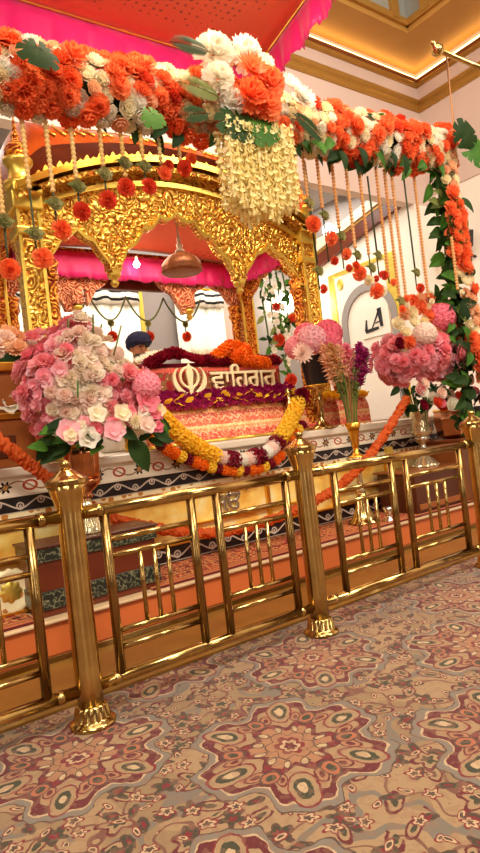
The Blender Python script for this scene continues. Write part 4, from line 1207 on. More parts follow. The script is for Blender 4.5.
# greenery
def leafpart(kind, mat, nm, p, along, s, upv=(0, -1, .2)):
    cnt[nm] = cnt.get(nm, 0) + 1
    put_leaf(nm, F(kind, mat), gt, Vector(p) - G0, along, upv, s)
for k in range(84):
    x = R.uniform(.6, 4.85) if k < 34 else R.uniform(2.9, 4.8); lowr = R.random() < .8
    p = Vector((x, 3.12 + R.uniform(-.08, .1), gz(x) + (R.uniform(-.2, -.12) if lowr else R.uniform(-.1, .12))))
    leafpart('leaf', R.choice(('leaf_dark', 'leaf_dark', 'leaf')), 'leaf', p, (R.uniform(-.9, .9), R.uniform(-.5, .1), R.uniform(-1, -.3) if lowr else R.uniform(-.3, .6)), R.uniform(.1, .17))
m = MB(); m.tube([(x, 3.24, gz(x)) for x in [.5 + i*.1 for i in range(45)]], .13, 10, .15); m.build('moss_core', M['leaf_dark'], gt, True)
for k in range(98):
    z = R.uniform(.9, 3.4)
    p = Vector((4.72 + R.uniform(-.08, .2), 3.14 + R.uniform(-.06, .12), z))
    leafpart('leaf', R.choice(('leaf_dark', 'leaf_dark', 'leaf', 'leaf_pale')), 'column_leaf', p, (R.uniform(-1, .2), R.uniform(-.6, .1), R.uniform(-.9, .6)), R.uniform(.1, .18))
for k in range(98):
    z = R.uniform(1.1, 3.4)
    leafpart('leaf', R.choice(('leaf_dark', 'leaf_dark', 'leaf')), 'broad_leaf', (4.80 + R.uniform(-.16, .2), 3.1 + R.uniform(-.06, .1), z), (R.uniform(-1, .5), R.uniform(-.4, .2), R.uniform(-1, .3)), R.uniform(.14, .2))
for (x, z, al, s, mt) in ((2.50, 3.16, (.5, -.3, -.7), .24, 'leaf'), (2.34, 3.16, (-.1, -.3, -1), .24, 'leaf_dark'), (4.93, 3.40, (.9, -.3, .0), .26, 'leaf'), (4.84, 3.46, (.5, -.3, .6), .22, 'leaf_dark'), (1.10, 3.24, (-.1, -.3, -.9), .17, 'leaf_dark'), (1.72, 3.03, (.3, -.2, -.8), .13, 'leaf')):
    leafpart('monstera', mt, 'monstera_leaf', (x, 2.95, z), al, s)
for (x, z, al, s, mt) in ((2.24, 3.22, (-.95, -.15, .15), .3, 'leaf_pale'), (2.2, 3.50, (-.9, 0, .12), .26, 'leaf_dark'), (2.84, 3.26, (.9, -.1, -.35), .3, 'leaf_dark'), (2.14, 3.1, (-.9, -.2, -.25), .24, 'leaf_dark')):
    leafpart('fern', mt, 'fern_frond', (x, 2.94, z), al, s)

# ------------------------------------------------------------------ hanging strands
def strand(label, x, zt, zb, bud, fls, mat='bead', y=3.18, group='beaded flower strands hanging from the gate beam', rad=.0145, thin=False):
    t = thing('beaded_strand', label, 'garland', (x, y, zt), group)
    m = MB()
    if thin: m.tube([(x, y, zt), (x + .006, y, zb)], .008, 6)
    else:
        n = max(3, int((zt - zb)/.027)); prof = []
        for i in range(n):
            z = zt - i*(zt-zb)/n; h = (zt-zb)/n
            prof += [(rad*.35, z), (rad*.95, z - h*.25), (rad*1.05, z-h*.5), (rad*.95, z - h*.75)]
        prof.append((rad*.3, zb)); m.lathe(prof, 8, Matrix.Translation((x, y, 0)))
    m.build('string' if thin else 'bead_string', M[mat], t, True)
    lowest = min([zb] + ([bud] if bud else []) + [f[1] for f in fls])
    if lowest < zb - .01:
        m = MB(); m.tube([(x, y, zb + .005), (x, y, lowest)], .006, 5); m.build('cord', M['string'], t, True)
    if bud:
        put('bud', F('rose', 'p_green'), t, (.0, -.01, bud - zt), (0, -1, .1), .045)
        for s in (-1, 1): put_leaf('leaf', F('leaf', 'leaf_pale'), t, (0, -.01, bud - zt), (s, -.2, .3), (0, -1, .3), .06)
    for fx, fz, s, mt in fls:
        put('flower', F('carnation', mt), t, (fx - x, -.03, fz - zt), (R.uniform(-.4, .2), -1, R.uniform(-.4, .2)), s*.56)
    return t
O, RD = 'p_orange', 'p_red'
ordl = ['first', 'second', 'third', 'fourth', 'fifth', 'sixth', 'seventh', 'eighth', 'ninth', 'tenth', 'eleventh', 'twelfth']
left = [(.895, 3.0, 2.40, 2.36, [(.89, 2.10, .1, O)]), (1.05, 3.07, 2.56, 2.31, [(1.07, 2.17, .105, O)]), (1.18, 3.04, 2.56, 2.49, [(1.19, 2.34, .10, O)]),
        (1.325, 3.05, 2.66, 2.61, [(1.32, 2.46, .095, RD)]), (1.50, 3.0, 2.76, 2.71, [(1.49, 2.55, .095, RD)]), (1.637, 3.0, 2.72, 2.80, [(1.615, 2.64, .10, RD)]),
        (1.77, 2.97, 2.83, 2.80, [(1.77, 2.67, .09, RD)]), (1.895, 2.97, 2.84, None, [(1.89, 2.77, .085, O), (1.93, 2.83, .06, RD)]), (2.04, 2.97, 2.86, None, [(2.04, 2.83, .095, RD), (2.1, 2.90, .07, O)])]
for i, (x, zt, zb, bud, fl) in enumerate(left):
    strand('cream-gold beaded strand with red-orange flower, %s from the left before the golden palki' % ordl[i], x, zt + .1, zb, bud, fl)
right = [(2.845, 3.12, 2.95, None, [(2.83, 2.83, .105, O), (2.86, 2.93, .08, RD)], 'bead_orange', 0), (2.975, 3.11, 2.84, None, [(2.96, 2.73, .11, O)], 'bead_orange', 0),
         (3.128, 3.1, 2.70, 2.76, [(3.116, 2.59, .115, O)], 'bead_orange', 0), (3.27, 3.1, 2.74, 2.68, [(3.28, 2.50, .105, O), (3.30, 2.33, .06, RD)], 'bead_orange', 0),
         (3.428, 3.13, 2.60, 2.54, [(3.433, 2.395, .085, O), (3.45, 2.285, .055, RD)], 'bead_orange', 0), (3.583, 3.08, 2.46, 2.40, [(3.56, 2.25, .105, O), (3.53, 2.31, .06, RD)], 'bead_orange', 0),
         (3.735, 3.1, 2.42, 2.31, [(3.73, 2.12, .115, O), (3.66, 2.2, .08, 'p_cream'), (3.80, 2.12, .08, 'p_cream'), (3.75, 2.22, .05, RD)], 'bead_orange', 0),
         (3.83, 3.0, 2.45, 2.42, [(3.845, 2.25, .075, RD)], 'string', 1), (3.945, 3.12, 2.25, None, [(3.955, 2.2, .06, O)], 'bead_orange', 0),
         (4.05, 3.1, 2.06, 2.05, [(4.03, 1.98, .06, O)], 'bead_orange', 0), (4.14, 3.12, 2.10, None, [(4.1, 2.07, .055, O)], 'bead_orange', 0),
         (4.30, 3.06, 2.33, 2.31, [(4.30, 2.17, .075, RD)], 'string', 1), (4.445, 3.1, 2.1, None, [(4.44, 2.06, .05, 'p_cream')], 'bead_orange', 0)]
ordr = ordl + ['thirteenth']
for i, (x, zt, zb, bud, fl, mt, thin) in enumerate(right):
    strand('%s strand with a flower, %s to the right of the tuberose cascade' % ('thin dark green' if thin else 'orange-tan beaded', ordr[i]), x, zt + .08, zb, bud, fl, mt, thin=thin)
strand('short orange beaded strand against the green leaves of the right gate column', 4.62, 2.6, 2.13, None, [(4.62, 2.1, .05, 'p_cream')], 'bead_orange', y=3.0)
# extra thin string with leaf and flower near the golden pillar
strand('short thin string with one small red flower hanging just right of the right golden pillar', 3.18, 3.1, 2.32, 2.26, [(3.185, 2.12, .065, RD)], 'string', thin=True, y=3.22)
# tuberose cascade
tb = thing('tuberose_cascade', 'thick cascade of cream tuberose strings hanging from the middle of the gate beam', 'garland', (2.5, 3.05, 3.15))
R.seed(31)
def tuberose_mesh(L, seed):
    R.seed(seed); m = MB(); m.tube([(0, 0, -L*k/40) for k in range(41)], .009, 7, .4)
    n = int(L/.016)
    for k in range(n):
        z = -L*k/n; a = k*2.4 + R.uniform(-.3, .3)
        T = Matrix.Translation((0, 0, z)) @ Matrix.Rotation(a, 4, 'Z') @ Matrix.Rotation(1.25 + R.uniform(-.4, .3), 4, 'Y') @ Matrix.Translation((0, 0, .014))
        f = MB()
        for j in range(5): f.petal(2*PI*j/5, .25, .5, .021, .011, cup=.1, nu=2, nv=2, kind=1)
        m.add(f.v, f.f, T)
    return m.mesh('tuberose_string', M['p_tuberose'])
tm = [tuberose_mesh(.62, s) for s in range(4)]
for row_ in range(3):
    for k in range(10):
        x = 2.255 + k*.058 + (row_ % 2)*.027 + R.uniform(-.008, .008); zt = 3.09 - row_*.02 + (.05 if k > 6 else 0)
        L = .86 + .1*math.sin(PI*(k+.5)/10) + (.06 if k > 7 else 0) + R.uniform(-.1, .07)
        o = put('tuberose_string', tm[R.randint(0, 3)], tb, (x - 2.5, -.12 + row_*.05, zt - 3.15), (R.uniform(-.02, .02), 0, 1), 1)
        o.scale = (1.15, 1.15, L)
# ------------------------------------------------------------------ vines behind the palki at right
R.seed(17)
for i, (x, zb) in enumerate(((5.0, 1.6), (5.14, 2.3), (5.27, 1.75), (5.40, 2.15), (5.53, 2.6), (5.66, 2.35))):
    t = thing('flower_vine', 'leafy flowering vine behind the right arch of the palki, %s from the left' % ordl[i], 'vine', (x, 6.14, 4.5), 'vines hanging behind the right arch')
    m = MB(); m.tube([(x + .015*math.sin(z*6+i), 6.14, z) for z in [4.54 - k*(4.54-zb)/20 for k in range(21)]], .012, 5); m.build('stem', M['stem'], t, True)
    for k in range(34):
        z = lerp(zb, 4.0, R.random())
        put_leaf('leaf', F('leaf', R.choice(('leaf', 'leaf_dark', 'leaf_pale'))), t, (R.uniform(-.03, .03), R.uniform(-.04, .02), z - 4.5), (R.uniform(-1, 1), R.uniform(-.6, .2), R.uniform(-1, .5)), (0, -1, .2), R.uniform(.09, .15))
    for k in range(7): put('blossom', F('blossom', 'p_ivory'), t, (R.uniform(-.04, .04), -.06, lerp(zb, 3.9, R.random()) - 4.5), (R.uniform(-.5, .3), -1, 0), .05)
    put('red_flower', F('carnation', 'p_red'), t, (0, -.05, zb - 4.5), (-.2, -1, -.2), .09)
    put('red_flower', F('carnation', 'p_red'), t, (0.02, -.05, zb + .45 - 4.5), (-.2, -1, -.2), .06)

# ------------------------------------------------------------------ bouquets
def bouquet(name, label, base, cat='bouquet'): return thing(name, label, cat, base)
R.seed(41)
B = Vector((1.30, 3.5, 1.16)); lb_ = bouquet('flower_bouquet', 'huge loose bouquet of pink and cream-white ruffled blossoms in the gold goblet vase', B)
m = MB()
for k in range(22):
    a = R.uniform(0, 2*PI); q = R.uniform(.1, .36)
    m.tube([(1.27 + .03*math.cos(a), 3.5 + .03*math.sin(a), 1.0), (1.30 + q*.5*math.cos(a), 3.5 + q*.5*math.sin(a), 1.3), (1.33 + q*math.cos(a), 3.5 + q*math.sin(a), 1.5)], .006, 5)
m.build('stems', M['stem'], lb_, True)
C = Vector((1.36, 3.5, 1.50)); used = []; nb = {}
for _ in range(14000):
    d = Vector((R.gauss(0, 1), R.gauss(0, 1), R.gauss(0, 1))).normalized()
    if d.y > .45 or d.z < -.8: continue
    lateral = d.x*.814 - d.y*.58
    if lateral > .2 and d.z > .15 and lateral*.8 + d.z*.75 > .82 - R.uniform(0, .12): continue
    rr = R.uniform(.72, 1.04)
    if d.z > .55: rr *= R.uniform(.9, 1.16)
    p = C + Vector((d.x*.385*rr, d.y*.28*rr, d.z*.36*rr))
    if any((p-q).length < .037 for q in used): continue
    pink = (lateral - .3*d.z + R.uniform(-.25, .25) < -.10) or (lateral > .6 and d.z < .15)
    nm = R.choice(('pink_blossom', 'rose_pink_blossom')) if pink else R.choice(('cream_blossom', 'blush_blossom'))
    if nb.get(nm, 0) >= 99: continue
    nb[nm] = nb.get(nm, 0) + 1; used.append(p)
    mt = {'pink_blossom': 'p_pink', 'rose_pink_blossom': 'p_rosepink', 'cream_blossom': 'p_blush', 'blush_blossom': 'p_blush2'}[nm]
    put(nm, F(R.choice(('blossom', 'carnation', 'carnation')), mt, R.randint(0, 2)), lb_, p - B, d + Vector((R.uniform(-.5, .5), R.uniform(-.5, .2), R.uniform(-.4, .6))), R.uniform(.04, .058))
m = MB(); m.grid(lambda u, v: (C.x + .27*math.sin(PI*v)*math.cos(2*PI*u), C.y + .19*math.sin(PI*v)*math.sin(2*PI*u), C.z - .02 + .24*math.cos(PI*v)), 16, 10); m.build('inner_foliage', M['leaf_pale'], lb_, True)
for k in range(9):          # upright bud spikes
    x = R.uniform(-.25, .3); y = R.uniform(-.15, .15)
    m = MB(); m.tube([(C.x + x*.8, C.y + y, C.z + .2), (C.x + x + .02, C.y + y, C.z + R.uniform(.36, .46))], .006, 5); m.build('bud_spike', M['leaf_pale'], lb_, True)
for (x, y, z, nm, kd, mt, s) in ((1.28, 3.16, 1.31, 'cream_lily', 'blossom', 'p_cream', .06), (1.42, 3.14, 1.30, 'cream_lily', 'blossom', 'p_cream', .06), (1.52, 3.18, 1.25, 'cream_lily', 'daisy', 'p_cream', .055), (1.36, 3.14, 1.20, 'pink_blossom', 'blossom', 'p_pink', .07), (1.22, 3.18, 1.18, 'cream_lily', 'blossom', 'p_ivory', .07),
        (1.62, 3.2, 1.36, 'pink_blossom', 'blossom', 'p_rose', .08), (1.58, 3.16, 1.22, 'pink_blossom', 'blossom', 'p_blush', .06), (1.70, 3.28, 1.26, 'pink_blossom', 'blossom', 'p_rose', .06), (1.64, 3.22, 1.46, 'pink_pompom', 'pompom', 'p_pink', .10), (1.12, 3.2, 1.22, 'pink_blossom', 'blossom', 'p_pink', .08)):
    put(nm, F(kd, mt), lb_, Vector((x, y, z)) - B, (R.uniform(-.3, .1), -1, .2), s)
for k in range(20):
    nm, mt = R.choice((('cream_lily', 'p_cream'), ('small_pink_flower', 'p_pink'), ('cream_lily', 'p_ivory'), ('small_pink_flower', 'p_rose')))
    x = R.uniform(1.08, 1.72); put(nm, F('blossom', mt, R.randint(0, 2)), lb_, Vector((x, 3.2 + R.uniform(-.04, .04), R.uniform(1.17, 1.32))) - B, (R.uniform(-.4, .2), -1, .2), R.uniform(.035, .05))
for k in range(30):
    x = R.uniform(1.02, 1.68); s = 1 if x > 1.36 else -1
    put_leaf('leaf', F('leaf', R.choice(('leaf_dark', 'leaf_dark', 'leaf'))), lb_, Vector((x, 3.26 + R.uniform(-.04, .06), R.uniform(1.13, 1.26))) - B, (s*R.uniform(.2, 1), R.uniform(-.6, -.1), R.uniform(-.5, .3)), (-.3, -1, .5), R.uniform(.09, .15))
for (x, y, z, al, s) in ((1.16, 3.3, 1.16, (-.8, -.3, -.25), .2), (1.50, 3.25, 1.15, (.35, -.3, -.75), .22), (1.66, 3.3, 1.25, (.8, -.2, -.2), .17)):
    put_leaf('leaf', F('leaf', 'leaf_dark'), lb_, Vector((x, y, z)) - B, al, (-.3, -1, .5), s)
# right bouquet
R.seed(43)
B = Vector((4.55, 3.5, 1.15)); rb = bouquet('flower_bouquet', 'bouquet of ruffled salmon-pink blossoms over dark leaves and red roses in the crystal vase', B)
m = MB()
for k in range(16):
    a = R.uniform(0, 2*PI); m.tube([(4.55 + .03*math.cos(a), 3.5 + .03*math.sin(a), 1.0), (4.56 + .16*math.cos(a), 3.48 + .16*math.sin(a), 1.35)], .006, 5)
m.build('stems', M['stem'], rb, True)
C = Vector((4.60, 3.46, 1.60)); used = []; n = 0
for _ in range(4000):
    d = Vector((R.gauss(0, 1), R.gauss(0, 1), R.gauss(0, 1))).normalized()
    if d.y > .6 or d.z < -.8: continue
    p = C + Vector((d.x*.50, d.y*.33, d.z*.23))*R.uniform(.8, 1.05)
    if any((p-q).length < .052 for q in used): continue
    used.append(p); n += 1
    put('pink_blossom' if n < 99 else 'salmon_blossom', F(R.choice(('carnation', 'carnation', 'blossom')), 'p_rosepink' if R.random() < .5 else 'p_pink', R.randint(0, 1)), rb, p - B, d + Vector((R.uniform(-.4, .4), R.uniform(-.4, .2), R.uniform(-.4, .4))), R.uniform(.055, .08))
    if n > 185: break
m = MB(); m.grid(lambda u, v: (C.x + .38*math.sin(PI*v)*math.cos(2*PI*u), C.y + .22*math.sin(PI*v)*math.sin(2*PI*u), C.z + .16*math.cos(PI*v)), 16, 10); m.build('inner_foliage', M['p_rose'], rb, True)
put('coral_pompom', F('pompom', 'p_rose'), rb, Vector((4.62, 3.2, 1.93)) - B, (-.3, -1, .3), .15)
put('cream_pompom', F('pompom', 'p_blush'), rb, Vector((4.36, 3.2, 1.78)) - B, (-.3, -1, .3), .12)
put('cream_pompom', F('pompom', 'p_blush'), rb, Vector((4.86, 3.2, 1.60)) - B, (-.3, -1, .3), .12)
for k in range(40):
    x = R.uniform(4.2, 5.1); z = R.uniform(1.14, 1.36)
    put_leaf('leaf', F('leaf', 'leaf_dark'), rb, Vector((x, 3.34 + R.uniform(-.1, .12), z)) - B, (R.uniform(-1, 1), R.uniform(-.6, .1), R.uniform(-.8, .5)), (-.3, -1, .4), R.uniform(.1, .16))
for k in range(26):
    x = R.uniform(4.15, 5.05); z = R.uniform(1.13, 1.38); c = R.choice(('p_maroon', 'p_red', 'p_blush', 'p_blush', 'p_rose', 'p_ivory'))
    put('small_rose', F('rose', c), rb, Vector((x, 3.2 + R.uniform(-.05, .05), z)) - B, (R.uniform(-.6, .2), -1, R.uniform(-.2, .4)), R.uniform(.045, .07))
# black pot with pink pompoms
pt = thing('black_flower_pot', 'black flower pot on a tall brass stand beside the yellow petals', 'pot', (3.72, 3.95, 1.46))
P = Matrix.Translation((3.66, 3.87, 0))
m = MB(); m.lathe([(.09, 1.46), (.1, 1.47), (.13, 1.70), (.14, 1.71), (.14, 1.74), (.125, 1.74), (.11, 1.55)], 26, P); m.build('body', M['black'], pt, True)
m = MB(); m.lathe([(0, 1.71), (.124, 1.71)], 26, P); m.build('soil', M['wood_dark'], pt)
ps = thing('brass_pot_stand', 'tall brass stand carrying the black flower pot', 'stand', (3.72, 3.98, 1.06))
m = MB(); m.lathe([(.12, 1.06), (.12, 1.075), (.06, 1.1), (.03, 1.14), (.025, 1.3), (.04, 1.32), (.025, 1.34), (.04, 1.42), (.11, 1.445), (.11, 1.458)], 24, P); m.build('column', M['brass'], ps, True)
m = MB(); m.lathe([(.112, 1.445), (.118, 1.452), (.112, 1.459)], 24, P); m.build('plate_rim', M['gold_plain'], ps, True)
pb_ = bouquet('pompom_bouquet', 'cluster of fluffy pink pompom flowers in the black pot on the brass stand', (3.66, 3.84, 1.74))
for (x, y, z, r) in ((3.60, 3.86, 1.84, .15), (3.84, 3.9, 1.90, .15), (3.74, 3.8, 1.79, .13), (3.9, 3.98, 1.82, .13), (3.54, 4.0, 1.80, .12), (3.72, 4.05, 1.92, .13)):
    put('pink_pompom', F('pompom', 'p_pink' if x < 3.7 else 'p_rose'), pb_, (x-3.72, y-3.95, z-1.74), (-.3, -.8, .5), r)
m = MB()
for k in range(8): m.tube([(3.66 + .02*k-.07, 3.86, 1.72), (3.66 + .05*k-.18, 3.84, 1.86)], .008, 5)
m.build('stems', M['stem'], pb_, True)
put('cream_flower', F('daisy', 'p_blush'), pb_, (-.26, -.1, -.02), (-.5, -1, .2), .1)
# brass urn left of the pot
tag(MB().lathe([(.05, 1.06), (.055, 1.08), (.025, 1.12), (.06, 1.2), (.075, 1.28), (.05, 1.36), (.03, 1.4), (.045, 1.43), (.0, 1.47)], 20, Matrix.Translation((3.52, 4.12, 0))).build('brass_urn', M['brass'], None, True), 'small lidded brass urn half hidden left of the black flower pot', 'urn')
# dried grasses
M['straw'] = plain('dry_straw', '#a8743a', .7, 0, .2, 12)
R.seed(47)
B = Vector((3.66, 3.5, 1.05)); dg_ = bouquet('dried_grass_bouquet', 'fan of dried grasses with peach, pink and purple plumes in the brass trumpet vase', B)
vr = Vector((.814, -.58, 0))
for k in range(86):
    f = R.uniform(-1, 1); L = R.uniform(.45, .62); y = R.uniform(-.06, .06)
    tip = B + vr*(.17*f + .02) + Vector((0, y, L)); mid = B + vr*(.06*f) + Vector((0, y*.4, L*.5))
    m = MB(); m.tube(smooth_path([B + vr*(.03*f) + Vector((0, 0, -.15)), mid, tip], 8), lambda u: .0065*(1.1-u*.8), 4)
    m.build('grass_blade', M['leaf' if k % 3 == 0 else 'leaf_pale' if k % 3 == 1 else 'straw'], dg_, True)
def plume(name, f, z0, L, w_, mat):
    a = B + vr*(.10*f) + Vector((0, R.uniform(-.05, .05), z0)); b = B + vr*(.19*f) + Vector((0, 0, z0 + L)); m = MB()
    for k in range(230):
        u = R.random(); p = a.lerp(b, u); d = (b-a).normalized()*.8 + Vector((R.gauss(0, .5), R.gauss(0, .5), R.gauss(0, .4)))
        ww = 1.35*w_*math.sin(PI*min(1, .1 + u*.85))**.7
        m.tube([p, p + d.normalized()*ww*.6, p + d.normalized()*ww + Vector((0, 0, -.2*ww))], lambda q: .009*(1-q*.8), 4)
    m.build(name, M[mat], dg_, True)
for nm, f, z0, L, w_, mt in (('peach_plume', -.95, .36, .36, .07, 'p_peach'), ('peach_plume', -.6, .38, .34, .075, 'bead_orange'), ('peach_plume', -.25, .42, .28, .06, 'p_peach'), ('pink_plume', .1, .40, .30, .075, 'p_rose'), ('pink_plume', .35, .36, .28, .06, 'p_peach'),
                             ('purple_plume', .7, .36, .34, .075, 'p_purple'), ('purple_plume', .95, .34, .30, .075, 'p_purple'), ('olive_plume', -.4, .22, .3, .05, 'leaf_pale'), ('olive_plume', .3, .22, .26, .05, 'leaf_pale')):
    plume(nm, f, z0, L, w_, mt)
# beige flowers on the tray
R.seed(53)
ft = bouquet('tray_flowers', 'low mound of beige and blush flowers on the gilded tray at the left edge', (.85, 3.9, 1.72))
for k in range(46):
    x = R.uniform(.45, 1.26); y = R.uniform(3.84, 3.96); z = 1.76 + .14*R.random()
    put('beige_flower', F(R.choice(('carnation', 'pompom')), R.choice(('p_blush', 'p_blush', 'p_peach'))), ft, (x-.85, y-3.9, z-1.72), (R.uniform(-.4, .4), -.7, .7), R.uniform(.06, .085))
m = MB(); m.box(.48, 1.25, 3.83, 3.97, 1.72, 1.78); m.build('moss_base', M['leaf_dark'], ft, bevel=.01)
ll = thing('white_lily', 'single white lily lying on the gilded ledge at the left edge', 'flower', (1.0, 3.88, 1.41))
put('bloom', F('blossom', 'p_ivory', 1), ll, (0, -.02, .04), (-.2, -.9, .5), .085)
put('bloom', F('blossom', 'p_ivory', 0), ll, (.07, -.02, .06), (.5, -.7, .5), .065)
put_leaf('leaf', F('leaf', 'leaf'), ll, (-.02, 0, 0), (-.8, -.2, .05), (0, -.5, 1), .16)

# ------------------------------------------------------------------ the seated reader
pr = thing('person', 'person in a navy turban and white clothes seated behind the throne, looking down', 'person', (2.69, 5.4, 1.2))
HX, HY, HZ = 2.69, 5.33, 2.02
def skinned(name, pts, edges, mat, parent, sub=2, root=0):
    me = bpy.data.meshes.new(name); me.from_pydata([p[:3] for p in pts], edges, []); me.update()
    o = bpy.data.objects.new(name, me); COL.objects.link(o); me.materials.append(mat)
    sk = o.modifiers.new('skin', 'SKIN'); sk.use_smooth_shade = True
    for i, p in enumerate(pts):
        me.skin_vertices[0].data[i].radius = (p[3], p[4] if len(p) > 4 else p[3])
        me.skin_vertices[0].data[i].use_root = (i == root)
    s = o.modifiers.new('subdivision', 'SUBSURF'); s.levels = sub; s.render_levels = sub
    adopt(o, parent); return o
P_ = [(HX, 5.46, 1.28, .14, .11), (HX, 5.45, 1.50, .13, .1), (HX, 5.43, 1.68, .15, .1), (HX, 5.41, 1.80, .09, .08), (HX, 5.39, 1.87, .052, .052), (HX, 5.36, 1.95, .07, .075), (HX, 5.345, 2.03, .08, .092), (HX, 5.35, 2.09, .06, .07)]
E_ = [(0,1), (1,2), (2,3), (3,4), (4,5), (5,6), (6,7)]
for s in (-1, 1):
    b = len(P_)
    P_ += [(HX + s*.19, 5.43, 1.74, .056), (HX + s*.26, 5.36, 1.52, .044), (HX + s*.17, 5.16, 1.43, .033), (HX + s*.13, 5.10, 1.42, .024)]
    E_ += [(3, b), (b, b+1), (b+1, b+2), (b+2, b+3)]
    palm = len(P_); P_.append((HX + s*.11, 5.06, 1.42, .028, .018)); E_.append((b+3, palm))
    for fi, (dx, L) in enumerate(((-.03, .06), (-.01, .075), (.01, .07), (.03, .055))):
        q = len(P_); P_ += [(HX + s*.10 + dx, 5.03, 1.42, .009), (HX + s*.10 + dx*1.1, 5.03 - L*.5, 1.415, .0085), (HX + s*.10 + dx*1.15, 5.03 - L*.9, 1.40, .007)]
        E_ += [(palm, q), (q, q+1), (q+1, q+2)]
    q = len(P_); P_ += [(HX + s*.075, 5.07, 1.425, .011), (HX + s*.055, 5.04, 1.42, .009)]; E_ += [(palm, q), (q, q+1)]
    h = len(P_); P_ += [(HX + s*.13, 5.42, 1.28, .10), (HX + s*.34, 5.22, 1.29, .07), (HX - s*.02, 5.10, 1.27, .05), (HX - s*.12, 5.10, 1.26, .04)]
    E_ += [(0, h), (h, h+1), (h+1, h+2), (h+2, h+3)]
skinned('body', P_, E_, M['skin'], pr)
K = [(HX, 5.46, 1.28, .17, .14), (HX, 5.45, 1.50, .16, .13), (HX, 5.43, 1.68, .175, .125), (HX, 5.415, 1.79, .1, .09), (HX, 5.40, 1.84, .062)]
KE = [(0,1), (1,2), (2,3), (3,4)]
for s in (-1, 1):
    b = len(K); K += [(HX + s*.19, 5.43, 1.74, .076), (HX + s*.26, 5.36, 1.52, .062), (HX + s*.17, 5.17, 1.43, .045)]; KE += [(3, b), (b, b+1), (b+1, b+2)]
    h = len(K); K += [(HX + s*.13, 5.42, 1.28, .125), (HX + s*.34, 5.22, 1.29, .09), (HX - s*.0, 5.12, 1.28, .07)]; KE += [(0, h), (h, h+1), (h+1, h+2)]
skinned('kurta', K, KE, M['white_cloth'], pr)
TH = Matrix.Translation((HX, 5.35, 2.085)) @ Matrix.Rotation(-.22, 4, 'X')
m = MB(); m.lathe([(.10, -.055), (.118, -.045), (.128, -.01), (.126, .03), (.105, .065), (.07, .088), (.03, .1), (0, .102)], 28, TH @ Matrix.Diagonal((1, 1.08, 1, 1)), lambda a, z: 1 + .02*math.cos(a*2 + z*60)); tbn = m.build('turban', M['navy'], pr, True)
for k in range(4):
    m = MB(); m.tube([TH @ Vector((.122*math.cos(a)*(1-.07*k), .13*math.sin(a)*(1-.07*k), -.04 + .028*k + (.03*abs(math.cos(a)) if k < 3 else 0) - .01)) for a in [2*PI*i/28 for i in range(29)]], .012, 6); m.build('turban_fold', M['navy'], tbn, True)
m = MB(); m.lathe([(0, -.10), (.04, -.09), (.066, -.045), (.07, .0), (.062, .03)], 18, Matrix.Translation((HX, 5.335, 1.935)) @ Matrix.Diagonal((.95, .9, .8, 1))); m.build('beard', M['beard'], pr, True)
for s in (-1, 1):
    e = MB(); e.lathe([(0, -.011), (.008, -.008), (.011, 0), (.008, .008), (0, .011)], 10, Matrix.Translation((HX + s*.03, 5.262, 2.025))); e.build('eye', M['ink'], pr, True)
    e = MB(); e.tube([(HX + s*.012, 5.262, 2.045), (HX + s*.03, 5.256, 2.05), (HX + s*.05, 5.27, 2.045)], .006, 6); e.build('eyebrow', M['beard'], pr, True)
    e = MB(); e.lathe([(0, -.03), (.012, -.024), (.016, 0), (.012, .024), (0, .03)], 10, Matrix.Translation((HX + s*.082, 5.36, 2.01))); e.build('ear', M['skin'], pr, True)
m = MB(); m.tube([(HX, 5.262, 2.035), (HX, 5.245, 2.01), (HX, 5.236, 1.99), (HX, 5.26, 1.982)], lambda u: .008 + .008*u, 8); m.build('nose', M['skin'], pr, True)
m = MB(); m.tube([(HX - .022, 5.268, 1.958), (HX, 5.258, 1.956), (HX + .022, 5.268, 1.958)], .005, 6); m.build('mouth', plain('lips', '#8c4a3c', .5), pr, True)
pr.location.z += .05
cu = MB().box(2.3, 3.1, 5.2, 5.75, 1.06, 1.24).build('floor_cushion', M['white_cloth'], None, bevel=.04)
tag(cu, 'flat white cushion behind the throne under the seated person', 'cushion')

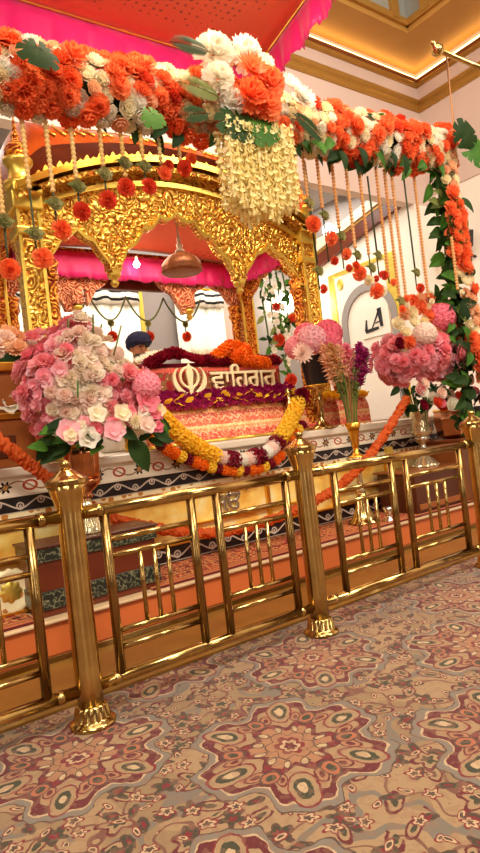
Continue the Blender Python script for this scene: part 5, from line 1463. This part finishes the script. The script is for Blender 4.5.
# ------------------------------------------------------------------ light
def area(name, loc, aim, sx, sy, power, color):
    l = bpy.data.lights.new(name, 'AREA'); l.shape = 'RECTANGLE'; l.size = sx; l.size_y = sy; l.energy = power; l.color = color
    o = bpy.data.objects.new(name, l); COL.objects.link(o); o.location = loc
    o.rotation_euler = (Vector(aim) - Vector(loc)).to_track_quat('-Z', 'Y').to_euler(); return o
area('lantern_light', (2.0, 1.2, 8.7), (2.0, 1.2, 0), 7, 5, 390, (1, .92, .8))
area('front_fill_light', (-1.5, -2.2, 6.6), (2.5, 3.8, 1.9), 3.0, 1.6, 500, (1, .93, .82))  # pair of unseen fills, added behind the camera to light the flowers frontally
area('front_fill_light', (5.2, -1.8, 6.6), (3.6, 3.8, 2.1), 3.0, 1.6, 370, (1, .93, .82))
area('brass_streak_light', (-4.3, .2, 2.6), (2.0, 2.6, 1.0), .5, 3.2, 60, (1, .95, .86))  # no windows here: tall narrow lights added for vertical streaks on the brass
area('brass_streak_light', (-1.0, -4.3, 2.6), (1.6, 2.6, 1.0), .5, 3.2, 60, (1, .95, .86))
area('brass_streak_light', (4.5, -4.3, 2.6), (2.6, 2.6, 1.0), .5, 3.2, 60, (1, .95, .86))
area('alcove_ceiling_light', (4.6, 7.6, 5.2), (4.6, 8.4, 0), 7, 1.6, 230, (1, .94, .84))
area('canopy_fill_light', (2.3, 2.9, 4.6), (2.6, 4.2, 1.6), 1.6, .6, 95, (1, .82, .58))  # warm fill added under the canopy to brighten the palki's gold front
area('palki_downlight', (2.6, 4.65, 2.86), (2.6, 4.65, 0), 1.6, .5, 18, (1, .8, .55))
wd = bpy.data.worlds.new('world'); SC.world = wd; wd.use_nodes = True
wd.node_tree.nodes['Background'].inputs[0].default_value = (1, .9, .78, 1); wd.node_tree.nodes['Background'].inputs[1].default_value = .12
SC.view_settings.view_transform = 'Standard'; SC.view_settings.look = 'None'; SC.view_settings.gamma = 1; SC.view_settings.exposure = 0
SC.view_settings.use_curve_mapping = False
SC.cycles.max_bounces = 8; SC.cycles.use_denoising = True
